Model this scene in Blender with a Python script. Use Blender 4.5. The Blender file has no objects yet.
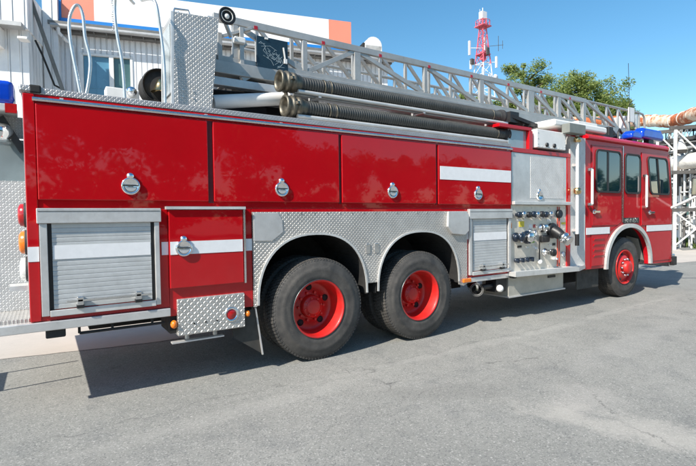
import bpy, bmesh, math, random
from math import radians as D, sin, cos, pi
from mathutils import Vector, Matrix
random.seed(7)
scn = bpy.context.scene
C = scn.collection
OFF = Vector((0, 0, 0))

# ------------------------------------------------------------------ mesh helpers
# builders whose loose pieces each become a part of their own: {builder name: part name}
SPLIT = {'shutter_frame': 'shutter_frame', 'guide_channel': 'guide_channel', 'end_panel': 'end_panel', 'under_tank': 'under_tank', 'air_fittings': 'air_fitting',
         'hand_hole': 'hand_hole', 'lug_nuts': 'lug_nut', 'bolts': 'bolt', 'lugs': 'lug', 'rungs': 'rung', 'red_reflectors': 'red_reflector', 'axle': 'axle', 'tag': 'tag',
         'ladder_bed_beam': 'ladder_bed_beam', 'ladder_support': 'ladder_support', 'rail_mount': 'rail_mount', 'stay': 'stay', 'posts': 'post', 'crossbeam': 'crossbeam', 'brace': 'brace',
         'window': 'window', 'garage_door': 'garage_door', 'glazing_bar': 'glazing_bar', 'rod': 'rod', 'label_strip': 'label_strip', 'clamp': 'clamp', 'strap': 'strap', 'bracket': 'bracket',
         'brass_collar': 'brass_collar', 'gutter_brackets': 'gutter_bracket', 'tray_bracket': 'tray_bracket', 'louvres': 'louvre', 'deck_machinery': 'deck_machinery', 'dark_aerial': 'dark_aerial', 'underrun_bar': 'underrun_bar', 'band': 'band', 'clamp_bracket': 'clamp_bracket', 'aerial': 'aerial', 'platform': 'platform', 'gap_seal': 'gap_seal'}
class MB:
    def __init__(s): s.v = []; s.f = []; s.sm = []
    def add(s, vs, fs, smooth=False):
        n = len(s.v); s.v += [tuple(p) for p in vs]
        for f in fs: s.f.append([i + n for i in f]); s.sm.append(smooth)
        return s
    def box(s, x0, x1, y0, y1, z0, z1):
        vs = [(x, y, z) for x in (x0, x1) for y in (y0, y1) for z in (z0, z1)]
        return s.add(vs, [(0,1,3,2),(4,6,7,5),(0,4,5,1),(2,3,7,6),(0,2,6,4),(1,5,7,3)])
    def bar(s, a, b, w, h=None, up=(0,0,1)):
        h = h or w; a = Vector(a); b = Vector(b); d = (b-a).normalized(); u = Vector(up)
        if abs(d.dot(u)) > .95: u = Vector((0,1,0))
        r = d.cross(u).normalized()*w/2; t = r.cross(d).normalized()*h/2
        vs = [p + i*r + j*t for p in (a,b) for i,j in ((-1,-1),(1,-1),(1,1),(-1,1))]
        return s.add(vs, [(3,2,1,0),(4,5,6,7),(0,1,5,4),(1,2,6,5),(2,3,7,6),(3,0,4,7)])
    def prism(s, pts, ax, a, b):
        # pts 2D polygon, ax extruded axis
        def m(p, t): return {'y': (p[0], t, p[1]), 'x': (t, p[0], p[1]), 'z': (p[0], p[1], t)}[ax]
        n = len(pts); vs = [m(p, a) for p in pts] + [m(p, b) for p in pts]
        fs = [list(range(n)), list(range(2*n-1, n-1, -1))] + [(i, i+n, (i+1) % n + n, (i+1) % n) for i in range(n)]
        return s.add(vs, fs)
    def tube(s, path, r, seg=12, cap=True, closed=False):
        P = [Vector(p) for p in path]; n = len(P); vs = []; fs = []
        prev = None
        for i, p in enumerate(P):
            if closed: d = (P[(i+1) % n] - P[i-1]).normalized()
            else: d = (P[min(i+1, n-1)] - P[max(i-1, 0)]).normalized()
            if prev is None:
                u = Vector((0,0,1)) if abs(d.z) < .9 else Vector((1,0,0))
                prev = (u - d*u.dot(d)).normalized()
            else: prev = (prev - d*prev.dot(d)).normalized()
            w = d.cross(prev); rr = r[i] if isinstance(r, (list, tuple)) else r
            vs += [p + rr*(cos(2*pi*k/seg)*prev + sin(2*pi*k/seg)*w) for k in range(seg)]
        m = n if closed else n-1
        for i in range(m):
            for k in range(seg):
                a = i*seg+k; b = i*seg+(k+1) % seg; j = ((i+1) % n)*seg
                fs.append((a, b, j+(k+1) % seg, j+k))
        s.add(vs, fs, True)
        if cap and not closed:
            s.add(vs[:seg], [list(range(seg))[::-1]]); s.add(vs[-seg:], [list(range(seg))])
        return s
    def lathe(s, prof, c, ax='y', seg=48, smooth=True, sc=(1,1)):
        # prof: (radius, offset along axis)
        c = Vector(c); vs = []; fs = []
        for r, t in prof:
            for k in range(seg):
                a = 2*pi*k/seg; u, w = r*cos(a)*sc[0], r*sin(a)*sc[1]
                vs.append(c + Vector({'y': (u, t, w), 'x': (t, u, w), 'z': (u, w, t)}[ax]))
        for i in range(len(prof)-1):
            for k in range(seg):
                fs.append((i*seg+k, i*seg+(k+1) % seg, (i+1)*seg+(k+1) % seg, (i+1)*seg+k))
        return s.add(vs, fs, smooth)
    def disc(s, r, y0, y1, c, ax='y', seg=24):   # closed short cylinder
        return s.lathe([(0.0001, y0), (r, y0), (r, y1), (0.0001, y1)], c, ax, seg, False)
    def sphere(s, c, r, seg=16, sc=(1,1,1)):
        n = seg//2; vs = []; fs = []
        for i in range(n+1):
            t = pi*i/n
            for k in range(seg):
                a = 2*pi*k/seg
                vs.append((c[0]+r*sc[0]*sin(t)*cos(a), c[1]+r*sc[1]*sin(t)*sin(a), c[2]+r*sc[2]*cos(t)))
        for i in range(n):
            for k in range(seg): fs.append((i*seg+k, (i+1)*seg+k, (i+1)*seg+(k+1) % seg, i*seg+(k+1) % seg))
        return s.add(vs, fs, True)
    def build(s, name, mat, parent=None, bevel=0, local=False, recalc=True):
        if name in SPLIT:
            par = list(range(len(s.v)))
            def fd_(i):
                while par[i] != i: par[i] = par[par[i]]; i = par[i]
                return i
            key = {}
            for i, v in enumerate(s.v):
                k = tuple(round(c_, 5) for c_ in v)
                if k in key: par[fd_(i)] = fd_(key[k])
                else: key[k] = i
            for f in s.f:
                for j in f[1:]: par[fd_(j)] = fd_(f[0])
            groups = {}
            for f, sm in zip(s.f, s.sm): groups.setdefault(fd_(f[0]), []).append((f, sm))
            out = None
            for g_ in groups.values():
                m = MB(); idx = {}
                for f, sm in g_:
                    for j in f:
                        if j not in idx: idx[j] = len(m.v); m.v.append(s.v[j])
                    m.f.append([idx[j] for j in f]); m.sm.append(sm)
                o = m._link(SPLIT[name], mat, parent, bevel, local, recalc); out = out or o
            return out
        return s._link(name, mat, parent, bevel, local, recalc)
    def _link(s, name, mat, parent=None, bevel=0, local=False, recalc=True):
        me = bpy.data.meshes.new(name)
        off = Vector((0,0,0)) if (parent is None or local) else OFF
        me.from_pydata([tuple(Vector(p)-off) for p in s.v], [], s.f)
        me.polygons.foreach_set('use_smooth', s.sm)
        if recalc:
            bm = bmesh.new(); bm.from_mesh(me); bmesh.ops.recalc_face_normals(bm, faces=bm.faces); bm.to_mesh(me); bm.free()
        me.materials.append(mat); me.update()
        o = bpy.data.objects.new(name, me); C.objects.link(o)
        if parent: o.parent = parent
        if bevel:
            b = o.modifiers.new('b', 'BEVEL'); b.width = bevel; b.segments = 2; b.limit_method = 'ANGLE'; b.angle_limit = D(40)
            b.harden_normals = True
        return o

def tag(o, label=None, cat=None, group=None, kind=None):
    if label: o['label'] = label
    if cat: o['category'] = cat
    if group: o['group'] = group
    if kind: o['kind'] = kind
    return o
def thing(name, loc, label, cat, group=None, rz=0):
    global OFF
    o = bpy.data.objects.new(name, None); C.objects.link(o); o.location = loc; o.rotation_euler = (0,0,rz)
    o.empty_display_size = .2; OFF = Vector(loc)
    return tag(o, label, cat, group)
def kids(o): return [c for c in bpy.data.objects if c.parent == o]
def copy_tree(o, loc=None, label=None, rz=None, scale=None):
    r = o.copy(); C.objects.link(r)
    if loc is not None: r.location = loc
    if rz is not None: r.rotation_euler = (0,0,rz)
    if scale is not None: r.scale = (scale,)*3
    if label: r['label'] = label
    for ch in kids(o):
        c = ch.copy(); C.objects.link(c); c.parent = r
        for g in kids(ch):
            d = g.copy(); C.objects.link(d); d.parent = c
    return r
def copy_part(o, dx, parent=None):
    c = o.copy(); C.objects.link(c); c.location = o.location + Vector(dx); c.parent = parent or o.parent
    for g in kids(o):
        d = g.copy(); C.objects.link(d); d.parent = c
    return c

# ------------------------------------------------------------------ materials
def newmat(name):
    m = bpy.data.materials.new(name); m.use_nodes = True
    return m, m.node_tree, m.node_tree.nodes['Principled BSDF']
def mixc(nt, a, b, fac):
    n = nt.nodes.new('ShaderNodeMix'); n.data_type = 'RGBA'
    for i, v in ((6, a), (7, b)):
        if isinstance(v, (tuple, list)): n.inputs[i].default_value = (*v[:3], 1)
        else: nt.links.new(v, n.inputs[i])
    if isinstance(fac, float): n.inputs[0].default_value = fac
    else: nt.links.new(fac, n.inputs[0])
    return n.outputs[2]
def noise(nt, scale, detail=4, rough=.55, vec=None, dist=0):
    n = nt.nodes.new('ShaderNodeTexNoise'); n.inputs['Scale'].default_value = scale
    n.inputs['Detail'].default_value = detail; n.inputs['Roughness'].default_value = rough; n.inputs['Distortion'].default_value = dist
    if vec is None: vec = nt.nodes.new('ShaderNodeTexCoord').outputs['Object']
    nt.links.new(vec, n.inputs['Vector']); return n.outputs['Fac']
def mapr(nt, v, a, b, c=0., d=1.):
    n = nt.nodes.new('ShaderNodeMapRange'); nt.links.new(v, n.inputs[0])
    for i, x in enumerate((a, b, c, d)): n.inputs[i+1].default_value = x
    return n.outputs[0]
def math_(nt, op, a, b=None, c=None):
    n = nt.nodes.new('ShaderNodeMath'); n.operation = op
    for i, v in enumerate((a, b, c)):
        if v is None: continue
        if isinstance(v, (int, float)): n.inputs[i].default_value = v
        else: nt.links.new(v, n.inputs[i])
    return n.outputs[0]
def bump(nt, h, strength=.3, dist=.01):
    n = nt.nodes.new('ShaderNodeBump'); n.inputs['Strength'].default_value = strength; n.inputs['Distance'].default_value = dist
    nt.links.new(h, n.inputs['Height']); return n.outputs[0]
def mat(name, col, rough=.5, metal=0., var=.25, vscale=6, coat=0., bmp=0., bscale=60, col2=None, spec=None, rvar=.15):
    m, nt, p = newmat(name)
    f = mapr(nt, noise(nt, vscale, 6, .6), .3, .7)
    c2 = col2 or tuple(c*(1-var) for c in col)
    nt.links.new(mixc(nt, col, c2, f), p.inputs['Base Color'])
    g = noise(nt, vscale*2.3, 5, .6)
    nt.links.new(mapr(nt, g, .3, .7, max(0, rough-rvar*rough), min(1, rough+rvar*rough)), p.inputs['Roughness'])
    p.inputs['Metallic'].default_value = metal; p.inputs['Coat Weight'].default_value = coat; p.inputs['Coat Roughness'].default_value = .03
    if spec is not None: p.inputs['Specular IOR Level'].default_value = spec
    if bmp: nt.links.new(bump(nt, noise(nt, bscale, 4, .6), bmp, .005), p.inputs['Normal'])
    return m
def red_paint(name, col, wav=.12, coat=.85):
    m, nt, p = newmat(name)
    tc = nt.nodes.new('ShaderNodeTexCoord').outputs['Object']
    f = mapr(nt, noise(nt, 1.2, 7, .65), .35, .7)
    c = mixc(nt, col, tuple(x*.86 for x in col), f)
    # thin road dust growing towards the sill, with a shape of its own
    sx = nt.nodes.new('ShaderNodeSeparateXYZ'); nt.links.new(tc, sx.inputs[0])
    dust = math_(nt, 'MULTIPLY', mapr(nt, sx.outputs[2], 1.15, .6, 0., .07), mapr(nt, noise(nt, 9, 8, .7), .3, .7))
    c = mixc(nt, c, (.3, .26, .23), dust)
    nt.links.new(c, p.inputs['Base Color'])
    p.inputs['Roughness'].default_value = .45; p.inputs['Specular IOR Level'].default_value = .1
    p.inputs['Coat Weight'].default_value = coat
    nt.links.new(mapr(nt, noise(nt, 14, 8, .7), .3, .8, .012, .05), p.inputs['Coat Roughness'])
    b = bump(nt, noise(nt, 1.7, 2, .5), wav, .02)
    nt.links.new(b, p.inputs['Coat Normal']); nt.links.new(b, p.inputs['Normal'])
    return m
def diamond(name, axes, pitch=.034, col=(.70,.68,.65), rough=.28, strength=.9, hc=.72, metal=.6):
    m, nt, p = newmat(name)
    tc = nt.nodes.new('ShaderNodeTexCoord').outputs['Object']
    s = nt.nodes.new('ShaderNodeSeparateXYZ'); nt.links.new(tc, s.inputs[0])
    U, V = s.outputs[axes[0]], s.outputs[axes[1]]
    hs = []
    for k, (ox, oy, sg) in enumerate(((0, 0, 1), (.5, .5, 1), (.5, 0, -1), (0, .5, -1))):
        a = math_(nt, 'SUBTRACT', math_(nt, 'FRACT', math_(nt, 'ADD', math_(nt, 'DIVIDE', U, pitch), ox + 100)), .5)
        b = math_(nt, 'SUBTRACT', math_(nt, 'FRACT', math_(nt, 'ADD', math_(nt, 'DIVIDE', V, pitch), oy + 100)), .5)
        r1 = math_(nt, 'ADD', a, math_(nt, 'MULTIPLY', b, sg)); r2 = math_(nt, 'SUBTRACT', a, math_(nt, 'MULTIPLY', b, sg))
        e = math_(nt, 'ADD', math_(nt, 'POWER', math_(nt, 'ABSOLUTE', math_(nt, 'DIVIDE', r1, .42)), 2), math_(nt, 'POWER', math_(nt, 'ABSOLUTE', math_(nt, 'DIVIDE', r2, .13)), 2))
        hs.append(mapr(nt, e, 1.1, .3))
    h = math_(nt, 'MAXIMUM', math_(nt, 'MAXIMUM', hs[0], hs[1]), math_(nt, 'MAXIMUM', hs[2], hs[3]))
    f = mapr(nt, noise(nt, 5, 8, .7), .35, .75)
    c = mixc(nt, col, tuple(x*.72 for x in col), f)
    c = mixc(nt, tuple(0 for _ in col), c, mapr(nt, h, 0., 1., hc, 1.))
    grime = mapr(nt, noise(nt, 2.2, 8, .75), .55, .8, 0., .45)
    c = mixc(nt, c, (.33, .29, .25), grime)
    nt.links.new(c, p.inputs['Base Color']); p.inputs['Metallic'].default_value = metal
    nt.links.new(mapr(nt, noise(nt, 20, 6, .7), .3, .7, rough-.05, rough+.2), p.inputs['Roughness'])
    nt.links.new(bump(nt, h, strength, .004), p.inputs['Normal'])
    return m
def brushed(name, col=(.58,.6,.62), rough=.32, metal=.9, dirt=.4):
    m, nt, p = newmat(name)
    f = mapr(nt, noise(nt, 3, 8, .7), .35, .7)
    c = mixc(nt, col, tuple(x*.75 for x in col), f)
    c = mixc(nt, c, (.22, .19, .16), mapr(nt, noise(nt, 11, 8, .75), .58, .8, 0., dirt))
    nt.links.new(c, p.inputs['Base Color']); p.inputs['Metallic'].default_value = metal
    nt.links.new(mapr(nt, noise(nt, 30, 6, .7), .3, .7, rough-.08, rough+.12), p.inputs['Roughness'])
    nt.links.new(bump(nt, noise(nt, 8, 4, .6), .12, .01), p.inputs['Normal'])
    return m
def simple_metal(name, col, rough): return mat(name, col, rough, 1., .1, 10)

M = {}
M['red'] = red_paint('red paint', (.46, .0012, .006))
M['red_cab'] = red_paint('red cab paint', (.50, .002, .010), .30, .6)
M['red_dark'] = mat('red inner paint', (.30, .004, .01), .4, 0, .3, 4, .3)
M['wheel_red'] = mat('red wheel paint', (.62, .010, .010), .45, 0, .3, 9, .2, .08, 40, col2=(.40,.022,.016))
M['dplate'] = diamond('diamond plate side', (0, 2), .042, (.80,.77,.72), .34, .8, .66)
M['dplate_rear'] = diamond('rear tread plate', (0, 2), .042, (.74,.75,.75), .5, .9, .62, .15)
M['dplate_top'] = diamond('diamond plate top', (0, 1), .05, rough=.35)
M['dplate_trim'] = diamond('diamond plate trim', (0, 2), .034, (.60,.60,.60), .42, .6, .7)
M['dplate_big'] = diamond('diamond plate coarse', (0, 2), .056, (.80,.78,.74), rough=.34)
M['dplate_fine'] = diamond('embossed plate fine', (0, 2), .045, (.86,.85,.82), .42, .7, .74, .15)
M['alu'] = brushed('brushed aluminium', (.70,.69,.67), .38, .5)
M['alu_white'] = brushed('pale aluminium', (.78,.77,.74), .42, .5, .3)
M['slat'] = brushed('shutter slat aluminium', (.60,.61,.60), .42, .3, .2)
M['ladder'] = brushed('ladder aluminium', (.50,.485,.455), .40, .5, .75)
M['chrome'] = simple_metal('chrome', (.86,.87,.88), .09)
M['chrome_dull'] = brushed('dull chrome', (.78,.78,.78), .2, 1., .2)
M['steel'] = brushed('stainless pump panel', (.80,.74,.64), .36, .4, .5)
M['white'] = mat('white paint', (.78,.77,.74), .4, 0, .12, 7, .2)
M['refl'] = mat('white reflective tape', (.80,.80,.80), .35, 0, .08, 20)
M['rubber'] = mat('black rubber', (.028,.028,.029), .75, 0, .3, 12, 0, .3, 90)
def tyre_mat():
    m, nt, p = newmat('tyre rubber')
    f = mapr(nt, noise(nt, 5, 8, .7), .35, .75)
    c = mixc(nt, (.036,.035,.034), (.11,.10,.088), f)
    c = mixc(nt, c, (.20,.175,.14), mapr(nt, noise(nt, 13, 8, .75), .56, .8, 0., .5))
    nt.links.new(c, p.inputs['Base Color']); p.inputs['Roughness'].default_value = .68
    nt.links.new(bump(nt, noise(nt, 70, 5, .7), .25, .003), p.inputs['Normal'])
    return m
M['tyre'] = tyre_mat()
M['black'] = mat('black paint', (.015,.015,.016), .45, 0, .3, 8)
M['under'] = mat('chassis black', (.02,.02,.02), .8, 0, .4, 5)
M['glass'] = mat('dark cab glass', (.006,.030,.042), .03, 0, .2, 2, .6, spec=.9)
M['blue_lens'] = mat('blue beacon lens', (.005,.06,.55), .12, 0, .3, 8, .5)
M['red_lens'] = mat('red lamp lens', (.45,.01,.012), .15, 0, .3, 30, .5)
M['amber'] = mat('amber lamp lens', (.85,.20,.01), .2, 0, .2, 30, .5)
M['clear_lens'] = mat('clear lamp lens', (.75,.75,.72), .12, 0, .2, 30, .5)
M['brass'] = mat('brass', (.72,.55,.28), .25, 1., .25, 20)
M['bronze'] = mat('weathered coupling metal', (.20,.18,.14), .45, .75, .4, 18, bmp=.3)
M['hose'] = mat('suction hose rubber', (.058,.060,.056), .5, 0, .35, 9, bmp=.15)
M['board'] = mat('black board', (.012,.03,.045), .3, 0, .3, 5, .2)
M['chalk'] = mat('chalk line', (.35,.45,.5), .8, 0, .2, 20)
M['yellow'] = mat('yellow label', (.75,.60,.05), .5, 0, .2, 40)
M['blue_dark'] = mat('dark blue valve', (.012,.022,.04), .35, .2, .3, 20, .3)
M['green_tag'] = mat('green tag', (.25,.42,.08), .5, 0, .2, 30)
M['redline'] = mat('red handle rod', (.5,.06,.03), .45, 0, .2, 20)
M['grey_glass'] = mat('grey window glass', (.32,.38,.40), .12, .3, .2, 4, .3)
M['flap'] = mat('mud flap', (.055,.052,.045), .7, 0, .5, 6, bmp=.1)
M['interior'] = mat('wheel housing liner', (.022,.021,.02), .85, 0, .5, 6)
M['handrail'] = mat('brushed handrail', (.72,.72,.70), .30, .75, .2, 14)
M['steel_dark'] = mat('dark steel', (.16,.17,.17), .35, .8, .3, 30)
M['seal'] = mat('dark red seal', (.10,.004,.008), .6, 0, .3, 8)
M['olive'] = mat('olive grey paint', (.20,.21,.19), .5, 0, .2, 6)
M['box_beige'] = brushed('beige steel box', (.52,.50,.44), .45, .4, .4)

# ------------------------------------------------------------------ FIRE TRUCK
truck = thing('fire_truck', (0, 0, 0), 'long red ladder fire engine with silver shutters and red wheels, parked on the asphalt', 'fire engine')
T = truck
# body shell
b = MB()
b.box(-2.44, 3.035, 0, 2.45, 1.553, 2.39)
b.box(-2.44, -1.46, 0, 2.45, .71, 1.553); b.box(-1.46, -.714, 0, 2.45, .632, 1.553)
b.box(2.16, 3.035, 0, 2.45, .665, 1.553); b.box(-.713, 2.159, 0, .775, 1.49, 1.5525)
body = b.build('body', M['red'], T, .006)
MB().box(-2.44, -2.37, -.012, -.0005, .715, 2.388).build('corner_post', M['red'], T, .006)
MB().box(-.712, 2.158, .78, 1.67, .6, 1.55).build('wheel_housing', M['interior'], T)
MB().box(-2.3, 7.2, .85, 1.6, .52, .78).build('chassis', M['under'], T)
MB().box(-2.0, -.9, 1.0, 1.45, .40, .52).box(.1, 1.2, 1.05, 1.4, .35, .55).box(2.3, 3.0, .9, 1.6, .36, .52).build('under_tank', M['under'], T)
# deck and trim
MB().box(-2.452, 3.035, -.004, 2.454, 2.392, 2.442).build('deck_trim', M['dplate_trim'], T, .008)
MB().box(-2.462, -2.33, -.014, .08, 2.398, 2.450).build('corner_cap', M['dplate_trim'], T, .015)
MB().box(-2.40, -2.325, -.016, .09, 2.396, 2.456).build('corner_strap', M['under'], T, .012)
r = MB().tube([(-2.383,-.020,2.350), (3.03,-.020,2.364)], .017, 12).build('side_rail', M['chrome_dull'], T)
rb = MB()
for x in (-2.2, -1.12, -.4, .28, 1.0, 1.64, 2.4, 2.95): rb.box(x-.012, x+.012, -.018, -.001, 2.342, 2.378)
rb.build('bracket', M['alu'], r)

# locker doors: rounded handle plates
def handle(x, z, parent, r=.071, y=-.024):
    h = MB()
    h.lathe([(.0001, y-.012), (r*.72, y-.010), (r*.80, y-.022), (r*.97, y-.018), (r, y)], (x, 0, z), 'y', 32)
    h.lathe([(.0001, y-.024), (r*.32, y-.020), (r*.42, y)], (x, 0, z+r*1.12), 'y', 20)
    o = h.build('handle', M['chrome'], parent)
    return o
def latch_bar(x, z, parent, y=-.024, r=.071):
    MB().box(x-r*.66, x+r*.66, y-.024, y-.012, z-r*.02, z+r*.14).build('latch', M['steel_dark'], parent, .003)
    MB().prism([(x+r*.6*cos(pi+k*pi/10), z-r*.10+r*.5*sin(pi+k*pi/10)) for k in range(11)], 'y', y-.018, y-.011).build('pull_ring', M['alu'], parent)
def locker(x0, x1, z0, z1, hx, hz):
    d = MB().box(x0, x1, -.024, -.0004, z0, z1).build('compartment_door', M['red'], T, .007)
    handle(hx, hz, d); latch_bar(hx, hz, d)
    return d
locker(-2.366, -1.114, 1.615, 2.322, -1.744, 1.732)
locker(-1.066, .245, 1.613, 2.322, -.414, 1.737)
locker(.279, 1.619, 1.61, 2.322, .943, 1.738)
d4 = locker(1.653, 3.015, 1.603, 2.322, 2.345, 1.734)
MB().box(1.680, 3.004, -.0275, -.0245, 1.905, 2.065).build('reflective_stripe', M['refl'], d4)
for x0, x1 in ((-1.112, -1.068), (.248, .276), (1.622, 1.650)):
    MB().box(x0, x1, -.006, -.0005, 1.60, 2.322).build('gap_seal', M['seal'], T)
# roll up shutters
def shutter(x0, x1, xi0, xi1, z0, zh0, zh1, sz0, sz1, hx):
    dr = MB()
    n = int((zh0-z0)/.034); st = (zh0-z0)/n
    for i in range(n):
        a = z0+i*st; lit = False
        pts = [(-.0118, a+.0006), (-.0135, a+.004), (-.0140, a+st*.5), (-.0135, a+st-.004), (-.0118, a+st-.0006), (.0, a+st-.0004), (0, a)]
        dr.prism([(p[0]+.001 if False else p[0], p[1]) for p in pts], 'x', xi0, xi1)
    sh = dr.build('roller_shutter', M['slat'], T)
    hd = MB().box(x0, x1, -.045, -.0006, zh0, zh1).build('shutter_header', M['alu'], sh, .006)
    MB().box(x0+.01, x1-.01, -.047, -.0455, zh0+.088, zh0+.092).build('seam', M['under'], sh)
    fr = MB().box(x0+.015, xi0-.028, -.032, -.0008, z0-.045, zh0-.001).box(xi1+.028, x1-.015, -.032, -.0008, z0-.045, zh0-.001)
    fr.build('shutter_frame', M['alu'], sh, .004)
    MB().box(xi0-.027, xi0+.004, -.0055, -.0012, z0-.03, zh0-.002).box(xi1-.004, xi1+.027, -.0055, -.0012, z0-.03, zh0-.002).build('guide_channel', M['black'], sh)
    MB().box(xi0-.025, xi1+.026, -.036, -.0155, z0-.052, z0-.006).build('bottom_bar', M['alu_white'], sh, .004)
    MB().box(xi0+.005, xi1-.005, -.018, -.0148, sz0, sz1).build('reflective_stripe', M['refl'], sh)
    w = xi1-xi0
    MB().bar((xi0+.12*w, -.055, z0+.055), (xi1-.02*w, -.055, z0+.055), .014).build('lift_bar', M['chrome_dull'], sh)
    for q in hx:
        MB().box(q-.022, q+.022, -.062, -.0149, z0+.005, z0+.085).build('latch', M['chrome_dull'], sh, .006)
        MB().box(q-.026, q+.026, -.064, -.0149, z0-.004, z0+.022).build('latch_pad', M['black'], sh, .004)
    return sh
shutter(-2.382, -1.52, -2.29, -1.60, .795, 1.440, 1.553, 1.170, 1.275, (-2.12, -1.71))
shutter(2.17, 3.015, 2.262, 2.925, .745, 1.420, 1.545, 1.137, 1.240, (2.42, 2.80))
# sloping lower stripe pieces on red
for x0, x1 in ((-2.442, -2.372), (-1.515, -1.462), (-.812+.02, -.716), (2.163, 2.181), (3.008, 3.033)):
    MB().box(x0, x1, -.0145 if x0 < -2.4 else -.004, -.0006 if x0 > -2.4 else -.0125, 1.16, 1.27).build('reflective_stripe', M['refl'], T)
# small locker door
sd = MB().box(-1.458, -.812, -.032, -.0004, .872, 1.540).build('small_door', M['red'], T, .006)
MB().box(-1.452, -.818, -.0355, -.0325, 1.160, 1.270).build('reflective_stripe', M['refl'], sd)
MB().bar((-1.482,-.03,1.556), (-.79,-.03,1.556), .05, .024).build('top_trim', M['alu_white'], sd)
MB().bar((-.80,-.033,1.545), (-.80,-.033,.868), .018, .02).build('edge_trim', M['chrome_dull'], sd)
handle(-1.343, 1.212, sd, .071, -.036); latch_bar(-1.343, 1.212, sd, -.036)

# fender plate with two wheel arches
def arch_pts(cx, zb, hw, top, n=26, p=2.35, a0=0, a1=pi):
    out = []
    for i in range(n+1):
        t = a0+(a1-a0)*i/n; c_, s_ = cos(t), sin(t)
        out.append((cx - hw*math.copysign(abs(c_)**(2/p), c_), zb+(top-zb)*abs(s_)**(2/p)))
    return out
A1 = arch_pts(-.045, .60, .635, 1.305); A2 = arch_pts(1.365, .60, .64, 1.292)
A1 = [q for q in A1]; 
poly = [(-.712, 1.519), (-.712, .628), (A1[0][0], .628)] + A1[1:-1] 
# stop the middle leg at z=.72
poly = [p for p in poly if not (p[0] > .3 and p[1] < .74)] + [(A1[-1][0]-.004, .74), (A2[0][0]+.004, .74)] + [p for p in A2[1:-1] if not (p[0] < 1 and p[1] < .75)] + [(A2[-1][0], .60), (2.085, .575), (2.150, .60), (2.156, 1.519)]
fp = MB().prism(poly, 'y', -.016, -.0006).build('fender_plate', M['dplate'], T)
def arch_band(cx, zb, hw, top, y0, y1, w, n=30, p=2.35, lo=.60, r=None):
    o_ = arch_pts(cx, zb, hw, top, n, p); i_ = arch_pts(cx, zb, hw-w, top-w, n, p)
    m = MB(); vs = []; fs = []
    for (a, b_) in zip(o_, i_):
        vs += [(a[0], y0, a[1]), (b_[0], y0, b_[1]), (b_[0], y1, b_[1]), (a[0], y1, a[1])]
    for i in range(len(o_)-1):
        for k in range(4): fs.append((i*4+k, i*4+(k+1) % 4, (i+1)*4+(k+1) % 4, (i+1)*4+k))
    fs += [(0,1,2,3), tuple(len(vs)-4+k for k in (3,2,1,0))]
    return m.add(vs, fs, False)
for cx, hw, top in ((-.045, .637, 1.307), (1.365, .642, 1.294)):
    arch_band(cx, .64, hw, top, -.030, -.0165, .02).build('arch_trim', M['alu_white'], fp)
    arch_band(cx, .62, hw+.012, top+.012, -.0004, .76, .008).build('arch_liner', M['interior'], T)
for xs, in (([(-.705,1.512),(-.455,1.512),(-.41,1.44),(-.405,1.325),(-.52,1.242),(-.705,1.248)],), ([(1.79,1.515),(2.10,1.515),(2.15,1.47),(2.15,1.27),(2.08,1.22),(1.86,1.24),(1.78,1.33)],)):
    MB().prism(xs, 'y', -.055 if xs[0][0] > 0 else -.024, -.0165).build('step_cover', M['alu'], fp, .008)
rv = MB()
for i in range(19): rv.disc(.008, -.0195, -.0162, (-.66+i*.152, 0, 1.503), 'y', 8)
for z in (.70, .86, 1.02, 1.18): rv.disc(.008, -.0195, -.0162, (-.698, 0, z), 'y', 8).disc(.008, -.0195, -.0162, (2.14, 0, z), 'y', 8)
rv.build('bolts', M['chrome_dull'], fp)
for x in (.602, .717):
    MB().box(x-.028, x+.028, -.026, -.0165, 1.065, 1.17).build('latch', M['chrome_dull'], fp, .004)

# wheels ------------------------------------------------------------
def tyre_mesh(x, y0, w, front=False):
    R = .525
    m = MB(); prof = [(.288, y0+.025), (.300, y0+.010), (.330, y0+.004), (.352, y0+.000), (.356, y0+.001), (.395, y0-.008), (.43, y0-.006), (.434, y0-.003), (.46, y0+.000), (.490, y0+.012), (.508, y0+.022), (R-.010, y0+.034), (R-.010, y0+w-.034), (.508, y0+w-.022), (.46, y0+w), (.36, y0+w), (.288, y0+w-.02)]
    m.lathe(prof, (x, 0, R), 'y', 96)
    n = 90
    for i in range(n):
        for row, (ya, yb, sh) in enumerate(((y0+.018, y0+.082, 0), (y0+.092, y0+w/2-.006, .5), (y0+w/2+.006, y0+w-.092, 0), (y0+w-.082, y0+w-.018, .5))):
            a = 2*pi*(i+sh)/n; da = 2*pi/n*.36
            vs = []
            for rr in (R-.014, R):
                for yy, tw in ((ya, 0), (yb, .010)):
                    for s_ in (-1, 1):
                        aa = a+s_*da+tw*3; ro = rr-(.006 if (row == 0 and yy == ya) or (row == 3 and yy == yb) else 0)
                        vs.append((x+ro*cos(aa), yy, R+ro*sin(aa)))
            m.add(vs, [(0,1,3,2),(4,6,7,5),(0,4,5,1),(2,3,7,6),(0,2,6,4),(1,5,7,3)])
        if True:   # shoulder lugs reaching down the sidewall
            a = 2*pi*i/n; da = 2*pi/n*.30; vs = []
            for rr, yy in ((.497, y0+.012), (.516, y0+.022), (.516, y0+.03), (.497, y0+.03)):
                for s_ in (-1, 1): vs.append((x+rr*cos(a+s_*da), yy, R+rr*sin(a+s_*da)))
            m.add(vs, [(0,1,3,2),(2,3,5,4),(4,5,7,6),(6,7,1,0),(0,2,4,6),(1,7,5,3)])
    return m
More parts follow.
